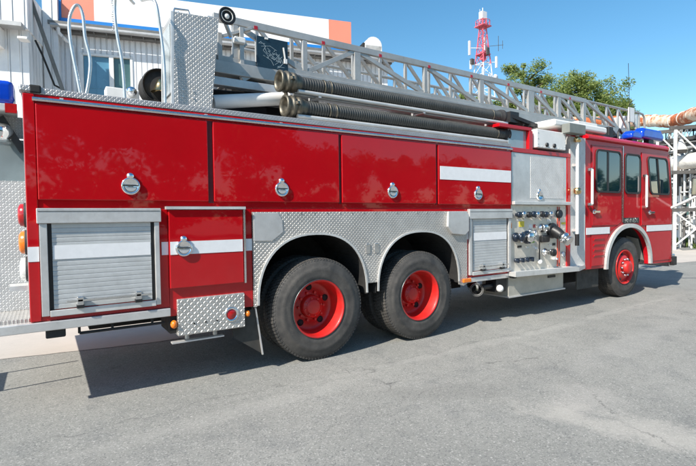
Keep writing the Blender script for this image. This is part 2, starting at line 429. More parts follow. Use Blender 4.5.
def rear_wheel(x, detail=True):
    R = .525
    w = tyre_mesh(x, -.012, .265).build('wheel', M['tyre'], T)
    rim = MB().lathe([(.290, .030), (.301, .012), (.304, .000), (.298, -.006), (.288, -.004), (.279, .012), (.274, .030), (.268, .055), (.262, .10), (.260, .195), (.250, .214), (.222, .222), (.180, .220), (.150, .205), (.134, .200), (.110, .198)], (x, 0, R), 'y', 64).build('rim', M['wheel_red'], w)
    MB().lathe([(.3055, .002), (.3070, -.004), (.304, -.0090), (.301, -.0085)], (x, 0, R), 'y', 64).build('rim_edge', M['steel_dark'], w)
    MB().lathe([(.125, .205), (.118, .150), (.108, .138), (.084, .134), (.080, .122), (.064, .116), (.0001, .115)], (x, 0, R), 'y', 32).build('hub', M['wheel_red'], w)
    hh = MB()
    for k in range(5):
        a = 2*pi*k/5+.35; hh.lathe([(.0001, .2105), (.034, .2105), (.036, .226)], (x+.200*cos(a), 0, R+.200*sin(a)), 'y', 20, True, (1, 1))
    hh.build('hand_hole', M['under'], w)
    nt_ = MB()
    for k in range(10):
        a = 2*pi*k/10; nt_.disc(.014, .172, .21, (x+.148*cos(a), 0, R+.150*sin(a)), 'y', 6)
    for k in range(8):
        a = 2*pi*k/8+.2; nt_.disc(.010, .128, .142, (x+.096*cos(a), 0, R+.092*sin(a)), 'y', 6)
    nt_.build('lug_nuts', M['wheel_red'], w)
    tyre_mesh(x, .31, .265).build('inner_tyre', M['tyre'], w)
    return w
def front_wheel(x):
    R = .525; y = .035
    w = tyre_mesh(x, y, .29).build('wheel', M['tyre'], T)
    MB().lathe([(.290, y+.03), (.302, y+.012), (.304, y+.0), (.296, y-.006), (.286, y+.002), (.277, y+.02), (.270, y+.05), (.262, y+.066), (.235, y+.050), (.20, y+.018), (.165, y+.002), (.14, y+.0), (.12, y+.004)], (x, 0, R), 'y', 64).build('rim', M['wheel_red'], w)
    MB().lathe([(.112, y+.006), (.108, y-.06), (.095, y-.078), (.06, y-.086), (.0001, y-.088)], (x, 0, R), 'y', 32).build('hub', M['wheel_red'], w)
    n_ = MB()
    for k in range(10):
        a = 2*pi*k/10
        n_.lathe([(.0001, y-.038), (.013, y-.034), (.018, y-.02), (.021, y+.004)], (x+.143*cos(a), 0, R+.143*sin(a)), 'y', 12)
    n_.build('lug_nuts', M['chrome'], w)
    h = MB()
    for k in range(5):
        a = 2*pi*k/5+.5; h.disc(.022, y+.0275, y+.034, (x+.232*cos(a), 0, R+.232*sin(a)), 'y', 16)
    h.build('hand_hole', M['under'], w)
    return w
rear_wheel(0.0); rear_wheel(1.37); front_wheel(6.19)
for x in (0, 1.37, 6.19):
    m = tyre_mesh(x, 2.16, .27); m.lathe([(.29, 2.44), (.27, 2.40), (.25, 2.28), (.0001, 2.28)], (x, 0, .525), 'y', 32)
    m.build('far_wheel', M['tyre'], T)
MB().tube([(0, .2, .525), (0, 2.3, .525)], .09).tube([(1.37, .2, .525), (1.37, 2.3, .525)], .09).tube([(6.19, .2, .5), (6.19, 2.3, .5)], .07).build('axle', M['under'], T)

# rear mud flap, tool box, lamps
MB().add([(-.945,.02,.60),(-.70,.02,.60),(-.625,.02,.165),(-.90,.02,.36),(-.945,.035,.60),(-.70,.035,.60),(-.625,.035,.165),(-.90,.035,.36)],
         [(0,1,2,3),(7,6,5,4),(0,4,5,1),(1,5,6,2),(2,6,7,3),(3,7,4,0)]).build('mud_flap', M['flap'], T)
MB().bar((-.69,.012,.62), (-.625,.012,.16), .012, .02).build('flap_edge', M['alu'], T)
bx = MB().box(-1.405, -.810, -.035, .40, .460, .775).build('tool_box', M['dplate_big'], T, .006)
MB().box(-1.46, -1.408, .02, .38, .48, .77).box(-1.4, -.82, .02, .38, .776, .80).build('box_bracket', M['under'], T)
MB().lathe([(.045, -.036), (.058, -.048), (.066, -.044), (.068, -.036)], (-.938, 0, .592), 'y', 32).build('lamp_ring', M['chrome'], bx)
MB().lathe([(.0001, -.048), (.03, -.046), (.046, -.038)], (-.938, 0, .592), 'y', 28).build('lens', M['red_lens'], bx)
bt = MB()
for x in (-1.27, -1.17, -1.07): bt.disc(.008, -.040, -.0355, (x, 0, .555), 'y', 8)
bt.build('bolts', M['black'], bx)
MB().sphere((-1.435, -.02, .565), .036, 16, (.8, 1, 1)).build('marker_lamp', M['amber'], T)
MB().sphere((-.775, -.01, .575), .03, 16, (.8, 1, 1)).build('marker_lamp', M['amber'], T)
MB().bar((-1.45,.02,.40), (-1.0,.02,.40), .06, .012).tube([(-1.3,.1,.46),(-1.3,.1,.40)], .02).tube([(-1.05,.1,.46),(-1.05,.1,.40)], .02).build('step_bracket', M['alu'], T)
fit = MB()
for x in (-1.35, -1.22, -1.1, -.97, -.86): fit.disc(.022, .10, .16, (x, 0, .445), 'y', 16)
fit.build('air_fittings', M['steel_dark'], T)
# rear rail, platform and rear end
MB().box(-2.80, -1.46, -.028, .05, .640, .708).build('rear_rail', M['alu'], T, .006)
MB().box(-2.80, -2.445, .051, 2.45, .66, .735).build('rear_step', M['dplate_top'], T, .004)
MB().tube([(-2.13,.02,.585),(-1.50,.02,.585)], .012).tube([(-2.13,.02,.585),(-2.13,.02,.64)], .010).tube([(-1.9,.02,.585),(-1.9,.02,.63)], .01).tube([(-1.6,.02,.585),(-1.6,.02,.64)], .01).build('hand_bar', M['under'], T)
MB().box(-2.35, -2.22, 0.0, .12, .575, .64).build('rubber_buffer', M['rubber'], T, .01)
MB().box(-2.4465, -2.4415, .205, 2.44, .74, 2.38).build('rear_bounce_cover', M['dplate_rear'], T)  # unseen neutral sheet, added to keep red bounce light off the rear cabinet
MB().box(-2.4445, -2.4412, .02, .2, .74, 2.38).build('rear_edge_plate', M['alu_white'], T)
rp = MB().box(-2.79, -2.448, .50, 2.2, .737, 1.785).build('rear_cabinet', M['dplate_rear'], T)
MB().box(-2.78, -2.448, .52, 2.15, 1.786, 2.12).build('rear_panel', M['grey_glass'], rp)
MB().box(-2.78, -2.448, .50, .52, 2.13, 2.30).build('upper_plate', M['dplate_rear'], rp)
for z, mm in ((1.505, 'red_lens'), (1.30, 'amber'), (1.10, 'clear_lens')):
    l = MB().lathe([(.0001, -.058), (.06, -.054), (.084, -.040), (.088, 0)], (-2.4415, .115, z), 'x', 24).build('tail_lamp', M[mm], T)
    MB().lathe([(.089, -.018), (.094, -.012), (.094, 0)], (-2.4415, .115, z), 'x', 24).build('lamp_ring', M['rubber'], l)
MB().box(-2.56, -2.443, .03, .2, .95, .985).build('lamp_shelf', M['alu_white'], T)
# rear blue beacon with chrome siren under it
bl_ = MB().box(-2.80, -2.50, .30, .52, 2.36, 2.545).build('rear_beacon', M['blue_lens'], T, .04)
MB().box(-2.81, -2.49, .28, .54, 2.30, 2.359).build('beacon_base', M['alu_white'], bl_, .01)
MB().box(-2.56, -2.485, .272, .30, 2.29, 2.36).build('red_end', M['red_lens'], bl_)
MB().sphere((-2.60, .42, 2.16), .085, 20, (1, 1, .9)).build('chrome_lamp', M['chrome'], T)
MB().bar((-2.46,.45,2.02), (-2.60,.45,2.28), .06, .05).build('lamp_bracket', M['black'], T)
MB().bar((-3.42, .62, .63), (-2.80, .66, .63), .02).bar((-3.42, 1.19, .63), (-2.80, 1.23, .63), .02).box(-3.47, -3.40, .61, 1.21, .615, .645).build('underrun_bar', M['alu'], T)

# --- pump bay
MB().box(3.040, 4.862, .34, 2.45, .62, 2.33).build('pump_housing', M['red_dark'], T)
up = MB().box(3.045, 4.335, -.004, .33, 1.655, 2.325).build('upper_panel', M['alu'], T)
MB().box(3.46, 4.27, -.0075, -.0045, 1.70, 2.29).build('embossed_sheet', M['dplate_fine'], up)
handle(3.66, 1.735, up, .066, -.008)
MB().box(3.040, 4.42, -.06, .33, 1.605, 1.652).build('shelf', M['alu_white'], T, .006)
MB().box(3.04, 4.44, -.012, .3, 2.33, 2.392).build('crossbeam', M['red'], T, .005)
MB().box(4.345, 4.438, -.010, .3, .66, 2.328).build('red_post', M['red'], T, .005)
pp = MB().box(3.045, 4.342, .004, .33, .66, 1.600).build('pump_panel', M['steel'], T)
def knob(x, z, r=.03, l=.07, m='black', m2=None):
    o = MB().lathe([(r*.6, 0.004), (r*.6, -l*.5), (r, -l*.55), (r, -l), (.0001, -l-.004)], (x, 0, z), 'y', 18).build('control_knob', M[m], pp)
    return o
for i, x in enumerate((3.15, 3.25, 3.36, 3.47, 3.56, 3.66, 3.76, 3.88)):
    knob(x, 1.465+(.006 if i % 2 else 0), .043, .07, ('blue_dark', 'chrome_dull', 'black')[i % 3])
    if i % 2: MB().lathe([(.040, -.02), (.053, -.03), (.053, -.045), (.042, -.05)], (x+.03, 0, 1.462), 'y', 18).build('chrome_ring', M['chrome'], pp)
g = MB().lathe([(.062, .003), (.062, -.035), (.054, -.042), (.0001, -.040)], (4.136, 0, 1.472), 'y', 28).build('gauge', M['black'], T)
MB().lathe([(.048, -.0425), (.0001, -.0425)], (4.136, 0, 1.472), 'y', 24).build('gauge_face', M['blue_dark'], g)
MB().box(3.215, 3.325, -.001, .0035, 1.295, 1.375).build('warning_label', M['yellow'], pp)
MB().box(4.225, 4.325, -.001, .0035, 1.312, 1.345).build('warning_label', M['yellow'], pp)
MB().box(4.115, 4.13, -.006, .0035, .68, 1.58).box(4.165, 4.173, -.006, .0035, .68, 1.58).build('rod', M['redline'], pp)
# discharge outlets
def outlet(x, z, r, l, mb, mc, tilt=0):
    o = MB().lathe([(r*1.25, .003), (r*1.25, -.015), (r*.85, -.02), (r*.85, -l*.6), (r*1.1, -l*.62), (r*1.1, -l*.9), (r*.9, -l), (.0001, -l)], (x, 0, z), 'y', 24).build('outlet', M[mb], T)
    c = MB()
    for k in range(3):
        a = k*2*pi/3+.4; c.sphere((x+r*1.15*cos(a), -l*.76, z+r*1.15*sin(a)), r*.28, 10)
    c.build('lugs', M[mc], o)
    return o
outlet(3.135, 1.155, .052, .13, 'blue_dark', 'chrome')
outlet(3.30, 1.15, .062, .15, 'chrome_dull', 'blue_dark')
MB().lathe([(.06,-.04),(.092,-.05),(.092,-.075),(.06,-.08)], (3.30, 0, 1.15), 'y', 24).build('swivel_ring', M['blue_dark'], pp)
MB().box(3.40, 3.47, -.07, -.03, 1.165, 1.195).box(3.39, 3.47, -.07, -.03, 1.065, 1.095).build('tag', M['green_tag'], pp, .01)
outlet(3.72, 1.27, .05, .09, 'chrome_dull', 'chrome')
MB().box(3.67, 3.85, -.06, .003, 1.06, 1.165).build('valve_body', M['black'], pp, .02)
big = MB().lathe([(.112, .003), (.115, -.03), (.100, -.045), (.090, -.05), (.0001, -.05)], (3.964, 0, 1.225), 'y', 32).tube([(3.964,-.04,1.22),(3.966,-.10,1.19),(3.968,-.155,1.155)], [.088,.084,.070], 24).build('suction_inlet', M['black'], T)
MB().tube([(3.968,-.15,1.158),(3.969,-.175,1.142),(3.970,-.18,1.139),(3.970,-.215,1.117),(3.971,-.22,1.114),(3.972,-.245,1.10),(3.972,-.25,1.097),(3.973,-.285,1.075)], [.066,.066,.080,.080,.066,.066,.076,.076], 28).build('chrome_cap', M['chrome_dull'], big)
l2 = MB()
for k in range(4):
    a = k*pi/2+.5; l2.sphere((3.970+.085*cos(a), -.20+.04*sin(a), 1.126+.075*sin(a)), .017, 10)
l2.build('lugs', M['chrome'], big)
outlet(3.80, .915, .045, .16, 'chrome_dull', 'chrome')
MB().lathe([(.0001, -.165), (.05, -.165), (.055, -.15), (.05, -.12)], (3.80, 0, .915), 'y', 20).build('cap', M['black'], pp)
MB().tube([(3.632,-.03,1.12), (3.632,-.03,.80)], .010, 8).build('drain_lever', M['black'], pp)
MB().sphere((3.632,-.04,.785), .034, 16).build('lever_ball', M['white'], pp)
for x in (3.135, 3.245, 3.35, 3.46):
    MB().lathe([(.030, .003), (.030, -.025), (.018, -.028), (.018, -.045), (.0001, -.047)], (x, 0, .832), 'y', 16).box(x-.008, x+.008, -.06, -.03, .80, .865).build('drain_valve', M['blue_dark'], pp)
MB().box(3.99, 4.07, -.03, .003, .79, .82).build('label_plate', M['white'], pp, .004)
MB().sphere((4.06,-.03,.80), .018, 10).build('bleed_knob', M['chrome'], pp)
scr = MB()
for x in (3.08, 3.5, 3.9, 4.3):
    for z in (.70, 1.02, 1.24, 1.56): scr.disc(.009, -.003, .0038, (x, 0, z), 'y', 8)
scr.build('bolts', M['chrome_dull'], pp)
for x, z, w_, h_, m_ in ((3.46, 1.30, .07, .05, 'refl'), (3.56, 1.30, .05, .05, 'red_lens'), (3.22, 1.02, .09, .03, 'black'), (3.60, .98, .06, .03, 'refl'), (4.03, 1.02, .07, .04, 'black'), (3.9, 1.38, .09, .03, 'refl'), (4.25, 1.12, .05, .12, 'refl')):
    MB().box(x-w_/2, x+w_/2, -.002, .0035, z-h_/2, z+h_/2).build('instruction_plate', M[m_], pp)
for x, z in ((3.46, 1.22), (3.56, 1.20), (4.25, .86)):
    gg = MB().lathe([(.042, .003), (.042, -.022), (.036, -.026)], (x, 0, z), 'y', 24).build('pressure_gauge', M['chrome_dull'], T)
    MB().lathe([(.037, -.018), (.0001, -.018)], (x, 0, z), 'y', 20).build('gauge_face', M['refl'], gg)
lab = MB()
for x in (3.2, 3.34, 3.5, 3.62, 3.75, 3.9): lab.box(x-.035, x+.035, .0, .0035, 1.385, 1.40)
for x in (3.4, 3.55, 3.95): lab.box(x-.03, x+.03, .0, .0035, .99, 1.01)
lab.build('label_strip', M['white'], pp)
# running board, box below, exhaust
MB().add([(2.93,-.155,.628),(4.44,-.155,.598),(4.84,-.02,.598),(4.84,.32,.602),(3.04,.32,.632),(2.93,-.155,.700),(4.44,-.155,.672),(4.84,-.02,.660),(4.84,.32,.660),(3.04,.32,.658)],
         [(4,3,2,1,0),(5,6,7,8,9),(0,1,6,5),(1,2,7,6),(2,3,8,7),(3,4,9,8),(4,0,5,9)]).build('running_board', M['alu_white'], T, .004)
ub = MB().box(3.02, 4.32, .03, .5, .33, .60).build('battery_box', M['box_beige'], T, .008)
MB().box(3.0, 4.34, .01, .52, .315, .335).build('lower_lip', M['alu'], ub)
MB().box(3.92, 4.1, .018, .0295, .52, .555).build('pull_handle', M['black'], ub)
MB().tube([(2.318,-.025,.50),(2.352,.015,.50)], [.084,.084], 24, False).tube([(2.318,-.025,.50),(2.352,.015,.50)], [.068,.068], 24, False).build('exhaust_tip', M['alu_white'], T)
ex = MB().tube([(2.33,-.01,.500), (2.50,.2,.50), (2.9,.6,.5)], .075, 20, False).tube([(2.335,-.005,.500),(2.45,.14,.50)], .062, 20, False).build('exhaust_pipe', M['chrome_dull'], T)
MB().disc(.062, .16, .165, (2.45, 0, .50), 'y').build('pipe_bore', M['under'], ex)
MB().tube([(2.55,.1,.5),(3.0,.1,.5)], .04, 12).box(2.75, 2.95, .02, .2, .42, .60).build('relay_valve', M['black'], T)
MB().sphere((2.80,.0,.47), .05, 14).build('air_drier', M['white'], T)
MB().box(2.165, 3.033, -.014, .04, .605, .6645).build('sill_rail', M['alu_white'], T, .004)
MB().box(2.06, 2.20, -.045, -.0165, .615, .665).build('marker_lamp', M['amber'], T, .008)
MB().box(3.006, 3.034, -.02, -.0008, 1.28, 1.36).build('marker_lamp', M['amber'], T, .006)
MB().box(2.97, 3.03, -.10, -.02, .60, .67).build('bolt_bracket', M['black'], T, .01)

# white embossed bulkhead with lamp pole
MB().box(4.442, 4.860, -.002, .34, .66, 2.66).build('bulkhead_plate', M['dplate_fine'], T)
pl = MB().tube([(4.52,-.07,.99), (4.52,-.07,2.66)], .024, 14).build('lamp_pole', M['white'], T)
MB().lathe([(.03, -.05), (.052, -.04), (.058, 0), (.052, .04), (.03, .05)], (4.52, -.07, 1.82), 'z', 20).lathe([(.028, -.04), (.05, -.03), (.055, 0), (.05, .03), (.028, .05)], (4.52, -.07, 2.60), 'z', 20).build('brass_collar', M['brass'], pl)
MB().tube([(4.52,-.07,.98),(4.52,-.07,1.16)], .032, 14).build('pole_foot', M['black'], pl)
MB().box(4.49, 4.55, -.06, -.003, 1.20, 1.24).box(4.49, 4.55, -.06, -.003, 2.2, 2.24).build('clamp', M['alu'], pl)
MB().box(4.20, 4.63, -.14, -.01, 2.675, 2.82).build('lamp_head', M['olive'], T, .01)
aw = MB().box(4.05, 5.52, .0, .42, 2.785, 2.895).build('lighting_boom', M['white'], T, .035)
MB().box(4.75, 5.3, .05, .38, 2.896, 2.94).build('boom_cover', M['white'], aw, .01)
wb = MB().box(3.575, 4.285, -.03, .30, 2.425, 2.690).build('valve_cabinet', M['white'], T, .012)
for x in (3.80, 3.98): MB().lathe([(.03, -.031), (.03, -.05), (.02, -.055), (.0001, -.055)], (x, 0, 2.475), 'y', 16).build('socket', M['black'], wb)
wbb = MB()
for k in range(9): wbb.disc(.008, -.036, -.0305, (3.61+k*.08, 0, 2.443), 'y', 8)
for z in (2.48, 2.56, 2.64): wbb.disc(.008, -.036, -.0305, (3.60, 0, z), 'y', 8).disc(.008, -.036, -.0305, (4.26, 0, z), 'y', 8)
wbb.build('bolts', M['alu'], wb)
# red hose bed frame
MB().box(1.1, 3.49, .42, .46, 2.445, 2.70).build('hose_bed_wall', M['red'], T, .005)
MB().box(2.80, 3.50, -.0, .44, 2.655, 2.70).box(3.44, 3.52, .0, .44, 2.394, 2.654).build('hose_bed_frame', M['red'], T, .005)
MB().box(3.05, 3.435, .05, .07, 2.394, 2.65).build('hose_bed_glass', M['grey_glass'], T)
MB().box(3.04, 4.86, .46, 2.0, 2.394, 2.60).build('deck_box', M['under'], T)

# --- cab
XR = 4.866
cab_prof = [(XR, .575), (XR, 2.68), (7.62, 2.715), (7.74, 2.60), (7.83, 2.1), (7.872, 1.6), (7.872, .51)]
# side shell with wheel arch opening, built as outer skin frame: full prism minus arch
FA = arch_pts(6.215, .50, .79, 1.262, 28, 2.15)
side = [(XR, 2.68), (XR, .575), (FA[0][0], .565)] + [q for q in FA if q[1] > .58] + [(FA[-1][0], .528), (7.872, .51), (7.872, 1.6), (7.83, 2.1), (7.74, 2.60), (7.62, 2.715)]
cab = MB().prism(side, 'y', 0, .10).prism(side, 'y', 2.35, 2.45)
cab.prism([(XR+.002, 1.35), (XR+.002, 2.679), (7.617, 2.712), (7.736, 2.598), (7.826, 2.1), (7.868, 1.6), (7.868, 1.35)], 'y', .101, 2.349)
cab.box(7.2, 7.87, .101, 2.349, .52, 1.349).box(XR+.002, 5.3, .101, 2.349, .58, 1.349)
cab_o = cab.build('cab', M['red_cab'], T, .008)
MB().prism([(-.055, 2.655), (-.055, 2.695), (.0, 2.74), (2.45, 2.74), (2.505, 2.695), (2.505, 2.655)], 'x', XR-.01, 7.60).build('roof', M['red_cab'], cab_o, .012)
MB().add([(7.60,-.055,2.66),(7.60,2.505,2.66),(7.80,2.40,2.62),(7.80,.05,2.62),(7.60,-.055,2.70),(7.60,0,2.745),(7.60,2.45,2.745),(7.60,2.505,2.70),(7.84,.1,2.64),(7.84,2.35,2.64)],
         [(0,1,2,3),(0,3,8,5,4),(1,7,6,9,2),(5,8,9,6),(3,2,9,8),(0,4,5,6,7,1)]).build('roof_front', M['red_cab'], cab_o)
arch_band(6.215, .545, .80, 1.290, -.045, -.0006, .068, 34, 2.15).build('wheel_arch_trim', M['alu_white'], cab_o)
arch_band(6.215, .545, .80, 1.27, .101, .9, .01, 34, 2.15).build('wheel_arch_liner', M['interior'], cab_o)
MB().add([(6.78,.10,1.0),(7.02,.10,.56),(7.05,.32,.55),(6.80,.32,1.05)], [(0,1,2,3)]).build('splash_guard', M['box_beige'], T)
def rrect(x0, x1, z0, z1, r, sk=(0, 0), n=5):
    pts = []
    for cx, cz, a0 in ((x1-r, z1-r, 0), (x0+r, z1-r, 90), (x0+r, z0+r, 180), (x1-r, z0+r, 270)):
        for i in range(n+1):
            a = D(a0+90*i/n); z = cz+r*sin(a); t = (z1-z)/(z1-z0)
            x = cx+r*cos(a); w = (x-x0)/(x1-x0)
            pts.append((x + t*(sk[0]*(1-w)+sk[1]*w), z))
    return pts
def ring(m, outer, inner, y0, y1):
    n = len(outer); vs = [(p[0], y0, p[1]) for p in outer]+[(p[0], y0, p[1]) for p in inner]+[(p[0], y1, p[1]) for p in inner]+[(p[0], y1, p[1]) for p in outer]
    fs = []
    for i in range(n):
        j = (i+1) % n
        for k in range(4): fs.append((k*n+i, k*n+j, ((k+1) % 4)*n+j, ((k+1) % 4)*n+i))
    return m.add(vs, fs)
def cab_window(x0, x1, z0, z1, parent, sk=(0, 0), div=None):
    w = ring(MB(), rrect(x0-.022, x1+.022, z0-.022, z1+.022, .09, sk), rrect(x0+.008, x1-.008, z0+.008, z1-.008, .07, sk), -.020, -.0035).build('window', M['rubber'], parent)
    MB().prism(rrect(x0, x1, z0, z1, .08, sk), 'y', -.0105, -.0045).build('pane', M['glass'], w)
    if div: MB().box(div-.018, div+.018, -.018, -.0107, z0+.006, z1-.006).build('divider', M['black'], w)
    return w
dr1 = ring(MB(), [(5.03,.60),(5.03,2.575),(5.965,2.60),(5.965,1.30),(5.62,1.16),(5.44,.90),(5.405,.60)], [(5.04,.61),(5.04,2.565),(5.955,2.59),(5.955,1.31),(5.612,1.17),(5.43,.905),(5.395,.61)], -.009, -.0006).build('door_seam', M['red_dark'], T)
dd1 = MB().prism([(5.045,1.275),(5.045,2.56),(5.95,2.585),(5.95,1.318),(5.85,1.275)], 'y', -.012, -.0006).build('rear_door', M['red_cab'], T, .005)
dd1b = MB().prism([(5.045,.62),(5.045,1.125),(5.56,1.125),(5.44,.90),(5.40,.62)], 'y', -.010, -.0006).build('lower_panel', M['red_cab'], T, .005)
lv = MB()
for z in (.80, .89, .98, 1.07): lv.prism([(-.0105, z), (-.026, z-.006), (-.0105, z-.045)], 'x', 5.09, 5.40-.0)
lv.build('louvres', M['red_cab'], T)
MB().prism([(6.655,1.25),(6.655,2.56),(7.60,2.58),(7.68,2.5),(7.79,1.9),(7.815,1.25)], 'y', -.012, -.0006).build('front_door', M['red_cab'], T, .005)
MB().prism([(6.99,.60),(6.99,.75),(6.93,.98),(6.86,1.125),(7.815,1.125),(7.815,.57),(7.00,.58)], 'y', -.010, -.0006).build('lower_panel', M['red_cab'], T, .005)
w1 = cab_window(5.155, 5.895, 1.835, 2.495, T, (0, 0)); w1.location.y = -.010
w2 = cab_window(6.095, 6.595, 1.83, 2.485, T)
w3 = cab_window(6.865, 7.595, 1.83, 2.480, T, (.13, .13)); w3.location.y = -.010
MB().box(5.475, 5.515, -.021, -.011, 1.835, 2.495).build('window_divider', M['black'], w1)
MB().bar((7.20,-.018,2.475), (7.31,-.018,1.84), .010, .028).build('window_divider', M['black'], w3)
MB().bar((5.995,-.008,1.315), (5.995,-.008,2.62), .018, .02).build('chrome_strip', M['chrome_dull'], T)
for x0, x1 in ((XR+.001, 5.575), (6.845, 7.865)):
    MB().box(x0, x1, -.0155, -.0125, 1.135, 1.245).build('reflective_stripe', M['refl'], T)
for x, za, zb in ((4.93, 1.62, 2.17), (6.70, 1.58, 2.14)):
    gr_ = MB().tube([(x,-.075,za),(x,-.075,zb)], .020, 12).build('grab_rail', M['white'], T)
    MB().bar((x+.0,-.075,za), (x+.0,-.001,za), .045).bar((x,-.075,zb), (x,-.001,zb), .045).build('rail_mount', M['chrome_dull'], gr_, .006)
for x, z in ((5.13, 1.50), (6.99, 1.48)):
    MB().box(x-.06, x+.10, -.045, -.013, z-.016, z+.016).lathe([(.0001,-.03),(.035,-.028),(.04,-.012)], (x-.03, 0, z), 'y', 18).build('door_handle', M['chrome'], T, .004)
# name plate above the front wheel
np_ = MB().box(6.03, 6.56, -.012, -.0035, 1.295, 1.392).build('name_plate', M['black'], T)
def text_mesh(s, size, loc, m, parent, name='lettering', ext=.0015, rot=(pi/2, 0, 0)):
    cu = bpy.data.curves.new(name, 'FONT'); cu.body = s; cu.size = size; cu.extrude = ext; cu.align_x = 'CENTER'; cu.align_y = 'CENTER'
    o = bpy.data.objects.new(name, cu); me = bpy.data.meshes.new_from_object(o); bpy.data.objects.remove(o)
    me.materials.append(m); t = bpy.data.objects.new(name, me); C.objects.link(t); t.parent = parent; t.location = loc; t.rotation_euler = rot
    return t
t = text_mesh('ANNEX', .115, (6.295, -.014, 1.343), M['chrome_dull'], np_, 'lettering', .002); t.scale = (1.15, 1, 1)
# front bumper, windscreen, mirror
MB().box(7.875, 8.10, .02, 2.43, .42, .66).build('front_bumper', M['chrome_dull'], T, .02)
MB().box(7.86, 8.0, -.05, .03, .45, .62).build('bumper_end', M['black'], T, .01)
MB().add([(7.755,.12,2.56),(7.755,2.33,2.56),(7.872,2.33,1.45),(7.872,.12,1.45),(7.775,.12,2.56),(7.775,2.33,2.56),(7.882,2.33,1.45),(7.882,.12,1.45)],
         [(3,2,1,0),(4,5,6,7),(0,1,5,4),(1,2,6,5),(2,3,7,6),(3,0,4,7)]).build('windscreen', M['glass'], T)
MB().bar((7.862,-.012,1.62),(7.862,-.012,.53), .014, .014).bar((7.74,-.012,2.58),(7.862,-.012,1.62), .014, .014).build('pillar_trim', M['chrome_dull'], T)
mi = MB().tube([(7.85,.02,1.56),(7.94,-.18,1.67),(8.03,-.38,1.80)], .026, 10).build('mirror_arm', M['alu_white'], T)
mh = MB().box(7.99, 8.09, -.52, -.27, 1.76, 2.14).build('mirror_head', M['black'], T, .03)
MB().box(7.982, 7.9895, -.50, -.29, 1.79, 2.11).build('mirror_glass', M['chrome'], T)
# blue roof beacons
for x0, x1, y, z0, z1 in ((6.55, 6.93, .20, 2.82, 2.97), (6.99, 7.84, .22, 2.86, 3.07)):
    bb = MB().prism([(x0,z0),(x1,z0),(x1,z0+(z1-z0)*.55),(x1-.12,z1),(x0+.08,z1),(x0,z0+(z1-z0)*.7)], 'y', y-.10, y+.10).build('roof_beacon', M['blue_lens'], T, .055)
    MB().box((x0+x1)/2-.10, (x0+x1)/2+.10, y-.05, y+.05, 2.742, z0+.03).build('beacon_base', M['black'], bb, .01)
sr = MB().lathe([(.05,.0),(.055,-.03),(.10,-.07),(.0001,-.072)], (6.75, .45, 2.86), 'y', 20).build('siren', M['chrome'], T)
MB().box(5.7, 6.3, .35, .75, 2.742, 2.90).build('roof_box', M['box_beige'], T, .01)
MB().box(6.0, 6.14, .22, .34, 2.742, 3.0).build('roof_valve', M['black'], T, .02)
MB().tube([(5.6,.25,2.80),(6.3,.25,2.84),(6.4,.4,3.0)], .03, 10).build('roof_cable', M['frame_g'] if 'frame_g' in M else M['black'], T)
MB().tube([(6.25,.2,2.742),(6.25,.2,2.9),(6.3,.2,2.97),(6.38,.2,2.9)], .02, 8).build('roof_hook', M['black'], T)
MB().tube([(6.9,.3,2.74),(6.86,.3,3.3),(6.8,.3,4.25)], .0045, 6).build('whip_antenna', M['black'], T)
# front mud flap behind the front wheel
MB().box(4.80, 5.44, .10, .118, .25, .58).build('mud_flap', M['flap'], T)
MB().box(4.95, 5.40, .4, 1.2, .3, .57).build('fuel_tank', M['under'], T, .03)

# --- ladder on top
lad = MB().box(-.95, 7.0, .52, .66, 2.93, 3.06).box(-.95, 7.0, 1.70, 1.84, 2.93, 3.06).build('ladder_bed_beam', M['ladder'], T, .008)
MB().box(-.95, 3.2, .50, .60, 2.80, 2.885).build('lower_beam', M['alu'], lad, .008)
MB().box(-.6, 6.8, .67, 1.69, 2.98, 3.02).build('bed_floor', M['alu'], lad)
tur = MB().box(4.6, 5.6, .8, 1.6, 2.62, 2.93).box(-.6, -.2, .8, 1.6, 2.45, 2.93).box(2.2, 2.6, .8, 1.6, 2.45, 2.93).build('ladder_support', M['under'], T)
vx = (-.62, .188, .909, 2.02, 3.13, 4.306, 5.08, 5.85)
def base_truss(y, name):
    m = MB(); zt, zb = 3.505, 3.095
    m.bar((-.85, y, zt), (5.90, y, zt), .05, .075); m.bar((-.85, y, zb), (7.06, y, zb), .05, .06)
    m.bar((5.86, y, zt+.01), (7.06, y, zb+.01), .045, .055)
    wide = (.909, 3.13, 4.306, 5.08, 5.85)
    for x in vx: m.box(x-(.075 if x == 4.306 else .045 if x in wide else .03), x+(.075 if x == 4.306 else .045 if x in wide else .03), y-.022, y+.022, zb+.03, zt-.037)
    mids = [(-.62, .188, -1), (.188, .909, 1), (.909, 2.02, -1), (2.02, 3.13, -1), (3.13, 4.306, -1), (4.306, 5.08, -1), (5.08, 5.85, -1)]
    for a, b_, sg in mids:
        p0, p1 = ((a+.03, zb+.03), (b_-.03, zt-.03)) if sg > 0 else ((a+.03, zt-.03), (b_-.03, zb+.03))
        m.bar((p0[0], y+.003, p0[1]), (p1[0], y+.003, p1[1]), .035, .055, up=(0,0,1))
    return m.build(name, M['ladder'], T, .004)
bt1 = base_truss(.60, 'ladder_section'); bt2 = base_truss(1.76, 'ladder_section')
rm = MB()
for k in range(8): rm.box(-.40+.826*k-.02, -.40+.826*k+.02, .571, .5745, 3.462, 3.50)
rm.build('red_reflectors', M['red_lens'], bt1)
